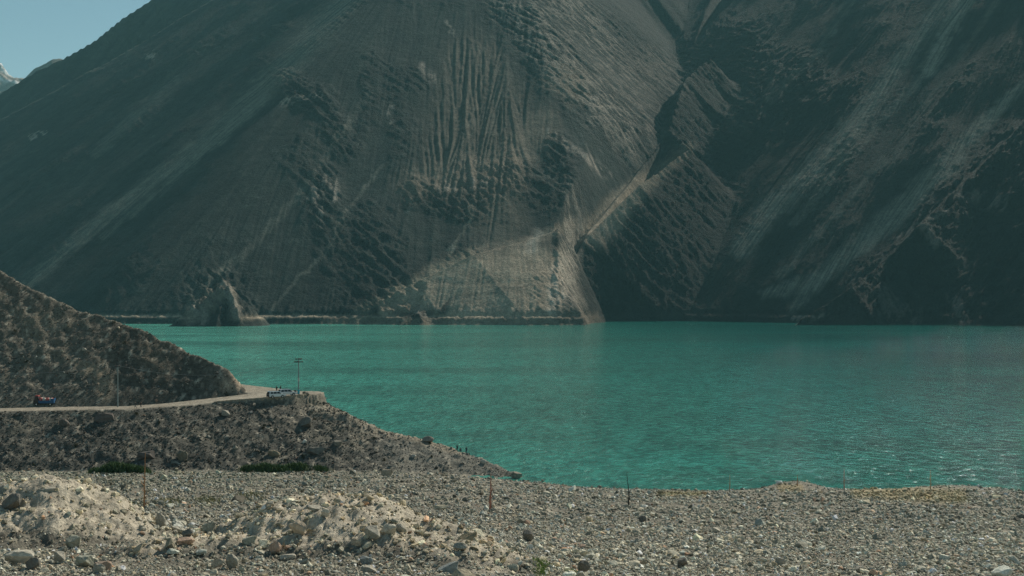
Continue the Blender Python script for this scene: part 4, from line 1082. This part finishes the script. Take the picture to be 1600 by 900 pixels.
# ---- people
def skin_mesh(name, joints, edges, material, parent, subdiv=1, root=0):
    me = bpy.data.meshes.new(name); me.from_pydata([j[0] for j in joints], edges, []); me.materials.append(material)
    o = bpy.data.objects.new(name, me); C.objects.link(o)
    if parent: o.parent = parent
    md = o.modifiers.new('skin', 'SKIN'); md.use_smooth_shade = True
    if not me.skin_vertices: me.attributes  # layer is made by the modifier
    lay = me.skin_vertices[0] if len(me.skin_vertices) else None
    if lay:
        for i, j in enumerate(joints):
            lay.data[i].radius = j[1] if isinstance(j[1], tuple) else (j[1], j[1])
        lay.data[root].use_root = True
    s = o.modifiers.new('sub', 'SUBSURF'); s.levels = subdiv; s.render_levels = subdiv
    return o
def person(loc, rz, label, coat, legs, pose='stand', height=1.72, group=None):
    t = empty('person', loc, rz, label, 'person', group)
    k = height / 1.72
    hip = Vector((0, 0, .92)); lean = 0.0; bend = 0.0
    if pose == 'stand': lf = [Vector((.10, 0, .88)), Vector((.11, .02, .48)), Vector((.12, 0, .08)), Vector((.13, .14, .03))]; rf = [Vector((-.10, 0, .88)), Vector((-.12, .0, .48)), Vector((-.14, -.03, .08)), Vector((-.15, .11, .03))]
    elif pose == 'walk': lf = [Vector((.10, 0, .88)), Vector((.10, .20, .50)), Vector((.11, .25, .09)), Vector((.12, .40, .05))]; rf = [Vector((-.10, 0, .88)), Vector((-.11, -.04, .47)), Vector((-.12, -.32, .14)), Vector((-.13, -.20, .04))]
    else:
        hip = Vector((0, -.12, .42)); lf = [Vector((.11, -.12, .40)), Vector((.18, .26, .50)), Vector((.16, .14, .08)), Vector((.17, .27, .03))]; rf = [Vector((-.11, -.12, .40)), Vector((-.18, .26, .48)), Vector((-.16, .12, .08)), Vector((-.17, .25, .03))]
        lean = .22
    up = hip.z
    ch = Vector((0, hip.y + lean * .6, up + .33)); sh = Vector((0, hip.y + lean, up + .50)); nk = sh + Vector((0, .02 + lean * .1, .07)); hd = nk + Vector((0, .02, .10)); tp = hd + Vector((0, .01, .11))
    if pose == 'walk': hands = ((Vector((.27, -.10, up + .22)), Vector((.28, .02, up - .04))), (Vector((-.27, .06, up + .22)), Vector((-.27, .22, up + .02))))
    elif pose == 'sit': hands = ((Vector((.30, .18, up + .22)), Vector((.16, .36, up + .12))), (Vector((-.30, .18, up + .22)), Vector((-.14, .36, up + .12))))
    else: hands = ((Vector((.28, -.02, up + .22)), Vector((.27, .05, up - .03))), (Vector((-.27, -.04, up + .22)), Vector((-.13, .20, up + .18))))
    S = lambda v: tuple(v * k)
    J = [(S(hip), (.12 * k, .10 * k)), (S(ch), (.15 * k, .10 * k)), (S(sh), (.09 * k, .08 * k)), (S(nk), .052 * k), (S(hd), (.078 * k, .09 * k)), (S(tp), (.05 * k, .06 * k))]
    E = [(0, 1), (1, 2), (2, 3), (3, 4), (4, 5)]
    G = [(S(hip + Vector((0, 0, -.02))), (.155 * k, .125 * k)), (S(ch), (.175 * k, .125 * k)), (S(sh - Vector((0, 0, .02))), (.10 * k, .09 * k))]; GE = [(0, 1), (1, 2)]
    T_ = [(S(hip), (.13 * k, .12 * k))]; TE = []
    for s, (el, wr) in zip((1, -1), hands):
        s0 = sh + Vector((s * .19, 0, -.03)); b = len(J)
        fin = wr + (wr - el).normalized() * .10
        J += [(S(s0), .055 * k), (S(el), .042 * k), (S(wr), .028 * k), (S(fin), (.034 * k, .018 * k))]
        E += [(2, b), (b, b + 1), (b + 1, b + 2), (b + 2, b + 3)]
        d_ = (wr - el).normalized(); side = Vector((s, 0, 0)); 
        for q, off in enumerate((-.024, -.008, .008, .024)):
            n0 = len(J); J += [(S(fin + Vector((0, off, 0)) + d_ * .045), .0085 * k), (S(fin + Vector((0, off, 0)) + d_ * (.080 + .008 * (1 - abs(q - 1.4))) - side * .012), .0075 * k)]
            E += [(b + 3, n0), (n0, n0 + 1)]
        n0 = len(J); J += [(S(wr + d_ * .05 + Vector((0, .045, 0))), .009 * k)]; E += [(b + 2, n0)]
        g = len(G); G += [(S(s0), .075 * k), (S(el), .062 * k), (S(wr.lerp(el, .12)), .052 * k)]; GE += [(2, g), (g, g + 1), (g + 1, g + 2)]
    for leg in (lf, rf):
        b = len(J); J += [(S(leg[0]), .085 * k), (S(leg[1]), .060 * k), (S(leg[2]), .040 * k), (S(leg[3]), (.045 * k, .03 * k))]
        E += [(0, b), (b, b + 1), (b + 1, b + 2), (b + 2, b + 3)]
        g = len(T_); T_ += [(S(leg[0]), .115 * k), (S(leg[1]), .088 * k), (S(leg[2].lerp(leg[1], .12)), .070 * k)]; TE += [(0, g), (g, g + 1), (g + 1, g + 2)]
    skin_mesh('body', J, E, M['skin'], t)
    skin_mesh('trousers', T_, TE, legs, t)
    if pose != 'sit':      # long shirt reaching to the knee
        n0 = len(G); G += [(S(Vector((0, 0, .62))), (.20 * k, .15 * k))]; GE += [(0, n0)]
    skin_mesh('long_shirt', G, GE, coat, t)
    bm = bmesh.new(); bmesh.ops.create_icosphere(bm, subdivisions=2, radius=.105 * k)
    for v in bm.verts:
        v.co.z *= 1.05
        if v.co.y > .045 * k: v.co.y = .045 * k + (v.co.y - .045 * k) * .2
    bmesh.ops.delete(bm, geom=[v for v in bm.verts if v.co.z < -.06 * k], context='VERTS')
    for v in bm.verts: v.co += (hd + Vector((0, -.015, .03))) * k
    new_obj('hair', bm, M['hair'], t, True)
    for nm, off, rad in (('nose', Vector((0, .105, -.01)), .016), ('left_ear', Vector((.082, 0, -.005)), .02), ('right_ear', Vector((-.082, 0, -.005)), .02)):
        bm = bmesh.new(); bmesh.ops.create_icosphere(bm, subdivisions=1, radius=rad * k)
        for v in bm.verts: v.co += (hd + off) * k
        new_obj('nose' if nm == 'nose' else 'ear', bm, M['skin'], t)
    for s in (-1, 1):
        bm = bmesh.new(); bmesh.ops.create_icosphere(bm, subdivisions=1, radius=.012 * k)
        for v in bm.verts: v.co += (hd + Vector((s * .032, .088, .015))) * k
        new_obj('eye', bm, M['hair'], t)
    return t
R = math.radians
def pg(px, py, D0=300, D1=420): return place(px, py, D0, D1)
def crest(px, D0=305, D1=360):
    D = np.arange(D0, D1, .2); z = height_at(np.full(D.shape, float(px)), D); k = int(np.argmax((z - EYE) / D))
    return Vector(((px - 800) / F * D[k], D[k], float(z[k])))
person(pg(432.3, 612.3, 354), R(170), 'person in black standing behind the white off roader, left of two', M['black_cloth'], M['black_cloth'])
person(pg(438.4, 612.0, 354), R(200), 'person in dark green standing right beside the one in black behind the cars', M['teal_cloth'], M['black_cloth'])
person(pg(211.8, 637.8, 322), R(100), 'person in black walking on the road right of the slim grey pole', M['black_cloth'], M['grey_cloth'], 'walk', 1.68)
person(pg(220.5, 636.8, 322), R(80), 'person in brown walking on the road nearer to the cars', M['brown_cloth'], M['black_cloth'], 'walk', 1.6)
person(crest(714.3), R(20), 'person in dark green standing on the crest of the spur, left of three', M['teal_cloth'], M['black_cloth'])
person(crest(719.3), R(-20), 'person in dark clothes crouching on the spur between two standing people', M['teal_cloth'], M['navy_cloth'], 'sit')
person(crest(728.6), R(10), 'person in navy standing apart on the spur, right of three', M['navy_cloth'], M['navy_cloth'], 'stand', 1.75)

# ---- bare stakes and saplings on the beach
def stake(px, base, top_px, top_py, wpx, material, label, twigs, bend=0.0, seed=0):
    p = on_ground(px, base, 60, 320); k = p.y / F; h = (base - top_py) * k; dx = (top_px - px) * k; r0 = wpx * k * .5
    rr = random.Random(seed); t = empty('bare_sapling', p, 0, label, 'sapling')
    bm = bmesh.new(); pts = []; n = 10
    for i in range(n):
        q = i / (n - 1); pts.append((dx * q + bend * h * math.sin(q * math.pi) + rr.uniform(-.3, .3) * r0, rr.uniform(-.5, .5) * r0, -.25 + (h + .25) * q))
    tube(bm, pts, [r0 * (1 - .75 * (i / (n - 1)) ** 1.3) * rr.uniform(.88, 1.12) for i in range(n)], 7); new_obj('trunk', bm, material, t)
    for (q, ln, s) in twigs:
        a = Vector(pts[int(q * (n - 1))]); b = a + Vector((s * ln * h * .5, rr.uniform(-.1, .1), ln * h)); c_ = a.lerp(b, .5) + Vector((s * .02 * h, 0, 0))
        bm = bmesh.new(); tube(bm, [a, c_, b], [r0 * .45, r0 * .35, r0 * .15], 5); new_obj('twig', bm, material, t)
stake(225, 795, 227, 708, 3.0, M['wood'], 'tallest orange brown stake, in front of the left green bushes', [(.6, .10, -1), (.35, .09, -1), (.3, .13, 1), (.45, .10, -1), (.2, .08, 1)], .0, 1)
stake(545, 792, 542, 752, 2.2, M['tanwood'], 'thin tan stake rising behind the right earth heap', [(.5, .15, 1), (.6, .1, -1)], .01, 2)
stake(766, 796, 767, 741, 3.8, M['pinkwood'], 'thick reddish stake below the tip of the spur', [(.35, .13, 1), (.6, .1, 1), (.25, .1, -1)], .0, 3)
stake(982, 791, 979, 740, 2.4, M['darkwood'], 'dark crooked stake on the open beach', [(.5, .14, 1), (.3, .1, 1)], .035, 4)
stake(1140, 769, 1140.5, 742, 2.2, M['tanwood'], 'thin tan stake at the water line, first right of the dark crooked one', [(.5, .15, -1)], .0, 5)
stake(1246, 759, 1246, 742, 1.9, M['wood'], 'short stake on the low bump near the white boulder', [(.5, .15, 1)], .0, 6)
stake(1319, 766, 1319, 733, 1.8, M['pinkwood'], 'slender reddish stake at the water line right of the low bump', [(.55, .12, 1)], .0, 7)
stake(1454, 765, 1454, 735, 2.0, M['tanwood'], 'rightmost stake, tan, at the edge of the yellow grass', [(.75, .1, 1), (.6, .1, -1)], .0, 8)

# ---- vegetation: blades instanced into clumps
def leaf_material(name, cols):
    m, N, L, B = mat(name, rough=0.75, spec=0.2)
    gi = N.new('ShaderNodeNewGeometry'); cr = N.new('ShaderNodeValToRGB')
    cr.color_ramp.elements[0].color = (*cols[0], 1); cr.color_ramp.elements[1].color = (*cols[1], 1)
    L.new(gi.outputs['Random Per Island'], cr.inputs[0]); L.new(cr.outputs[0], B.inputs['Base Color'])
    return m
GREENS = leaf_material('bush_leaves', ((0.045, 0.085, 0.03), (0.11, 0.17, 0.06)))
WEEDS = leaf_material('weed_leaves', ((0.12, 0.20, 0.05), (0.26, 0.34, 0.09)))
OLIVE = leaf_material('dry_grass', ((0.10, 0.12, 0.04), (0.24, 0.22, 0.10)))
DARKS = leaf_material('scrub_leaves', ((0.03, 0.035, 0.018), (0.075, 0.07, 0.035)))
def foliage(points, blade, width, material, seed, name, label=None, cat=None, kind=None, droop=.4, parent=None):
    rr = np.random.RandomState(seed); n = len(points); P0 = np.array(points, float)
    h = blade * rr.uniform(.55, 1.2, n); a = rr.rand(n) * 6.283; tilt = rr.rand(n) * droop
    dirv = np.stack([np.cos(a) * tilt, np.sin(a) * tilt, np.ones(n)], 1); dirv /= np.linalg.norm(dirv, axis=1)[:, None]
    b = rr.rand(n) * 6.283; sd2 = np.stack([np.cos(b), np.sin(b), np.zeros(n)], 1) * (width * rr.uniform(.6, 1.3, n))[:, None]
    mid_ = P0 + dirv * (h * .55)[:, None]; tip = P0 + dirv * h[:, None] + np.stack([np.cos(a), np.sin(a), -.3 * np.ones(n)], 1) * (h * .18)[:, None]
    V_ = np.stack([P0 - sd2 * .5, P0 + sd2 * .5, mid_ + sd2 * .45, mid_ - sd2 * .45, tip], 1).reshape(-1, 3)
    F_ = []
    for i in range(n): F_ += [(5 * i, 5 * i + 1, 5 * i + 2, 5 * i + 3), (5 * i + 3, 5 * i + 2, 5 * i + 4)]
    me = bpy.data.meshes.new(name); me.from_pydata(V_.tolist(), [], F_); me.materials.append(material)
    o = bpy.data.objects.new(name, me); C.objects.link(o); tag(o, label, cat, None, kind)
    if parent: o.parent = parent
    return o
def bush(px, py, wpx, hpx, label, n, seed):
    p = on_ground(px, py, 270, 330); k = p.y / F; w_ = wpx * k; h = hpx * k; rr = np.random.RandomState(seed)
    t = empty('green_bush', p, 0, label, 'bush'); pts = []; lobes = [(rr.uniform(-.5, .5) * w_, rr.uniform(-.3, .9), rr.uniform(.6, 1.0)) for _ in range(9)]
    for _ in range(n):
        lx, ly, lh = lobes[rr.randint(9)]; x = lx + rr.normal(0, w_ * .09); y = ly + rr.normal(0, .6)
        gz2 = float(height_at(800 + (p.x + x) / (p.y + y) * F, p.y + y)) - p.z
        pts.append((x, y, gz2 + rr.rand() ** .7 * h * lh * 0.9 * math.exp(-(x / (w_ * .5)) ** 2 * .5)))
    foliage(pts, h * .5, .13, GREENS, seed, 'leaves', parent=t, droop=.7)
    bm = bmesh.new()
    for lx, ly, lh in lobes:
        for q in range(3): tube(bm, [(lx, ly, -.1), (lx + rr.uniform(-.2, .2), ly, h * lh * .35), (lx + rr.uniform(-.4, .4), ly, h * lh * .75)], [.03, .02, .01], 4)
    new_obj('stems', bm, M['darkwood'], t)
bush(188, 741, 66, 16, 'dark green bushy thicket at the foot of the bank beside the tallest stake', 5200, 31)
bush(410, 739, 60, 14, 'green thicket at the foot of the bank below the tan arched boulder', 4200, 32)
bush(470, 738, 62, 14, 'green thicket at the foot of the bank, rightmost of the thickets', 4200, 33)
bush(150, 740, 22, 9, 'small dark bush at the left end of the thickets', 900, 34)
def weeds(spots, blade, material, seed, name, label, cat, kind, per, droop=.9, D0=34):
    rr = np.random.RandomState(seed); pts = []
    for (px, py, wpx, hpx) in spots:
        D_ = visible_D(px, py, D0, 330) or 200
        for _ in range(per):
            a, b = rr.normal(0, .4), rr.normal(0, .4); D = D_
            D = D + b * hpx * D * D / 8200.0; ppx = px + a * wpx
            pts.append(((ppx - 800) / F * D, D, float(height_at(ppx, D)) + .02))
    return foliage(pts, blade, blade * .16, material, seed, name, label, cat, kind, droop)
o = weeds([(845, 882, 15, 9)], .16, WEEDS, 41, 'weed', 'bright yellow green weed growing among the rubble at the bottom centre', 'weed', None, 420)
o = weeds([(893, 897, 12, 5)], .14, WEEDS, 42, 'weed', 'small green weed at the bottom edge left of the dark rounded boulder', 'weed', None, 160)
o = weeds([(190, 790, 34, 10), (262, 784, 26, 10), (325, 783, 34, 12), (390, 775, 30, 8)], .30, OLIVE, 43, 'dry_grass', None, None, 'stuff', 420, D0=80)
o = weeds([(1080, 772, 80, 3), (1230, 762, 45, 3), (1360, 770, 70, 4), (1450, 773, 90, 6), (1500, 779, 60, 6)], .30, OLIVE, 44, 'yellow_grass', None, None, 'stuff', 700, D0=120)
rr = np.random.RandomState(50); pts = []
for _ in range(70):
    ppx = rr.uniform(-100, 800); D = rr.uniform(300, 385)
    if sample(prom, np.array([ppx]), np.array([D]))[0] < .6 or sample(road, np.array([ppx]), np.array([D]))[0] > .1: continue
    rad = rr.uniform(.25, .7)
    for _ in range(60):
        a, b = rr.normal(0, rad * .5), rr.normal(0, rad * .5); x = (ppx - 800) / F * D + a; y = D + b
        pts.append((x, y, float(height_at(800 + x / y * F, y)) + rr.rand() * rad * .5))
foliage(pts, .45, .10, DARKS, 51, 'dry_scrub', None, None, 'stuff', .9)
print('small things', time.time() - T0)

# ================================================================== HAZE
bm = bmesh.new(); bmesh.ops.create_cube(bm, size=1)
me = bpy.data.meshes.new('haze'); bm.to_mesh(me); bm.free()
haze = bpy.data.objects.new('haze', me); C.objects.link(haze); tag(haze, kind='stuff')
HX, HY0, HY1, HZ0, HZ1 = 12000, -400, 7600, -9.2, 2320
haze.scale = (HX, HY1 - HY0, HZ1 - HZ0); haze.location = (0, (HY0 + HY1) / 2, (HZ0 + HZ1) / 2)
m = bpy.data.materials.new('haze_air'); m.use_nodes = True
nt = m.node_tree; nt.nodes.remove(nt.nodes['Principled BSDF'])
pv = nt.nodes.new('ShaderNodeVolumePrincipled')
pv.inputs['Color'].default_value = (0.36, 0.84, 0.93, 1)
pv.inputs['Density'].default_value = 3.5e-5
pv.inputs['Anisotropy'].default_value = 0.0
nt.links.new(pv.outputs[0], nt.nodes['Material Output'].inputs['Volume'])
me.materials.append(m)
print('done', time.time() - T0)
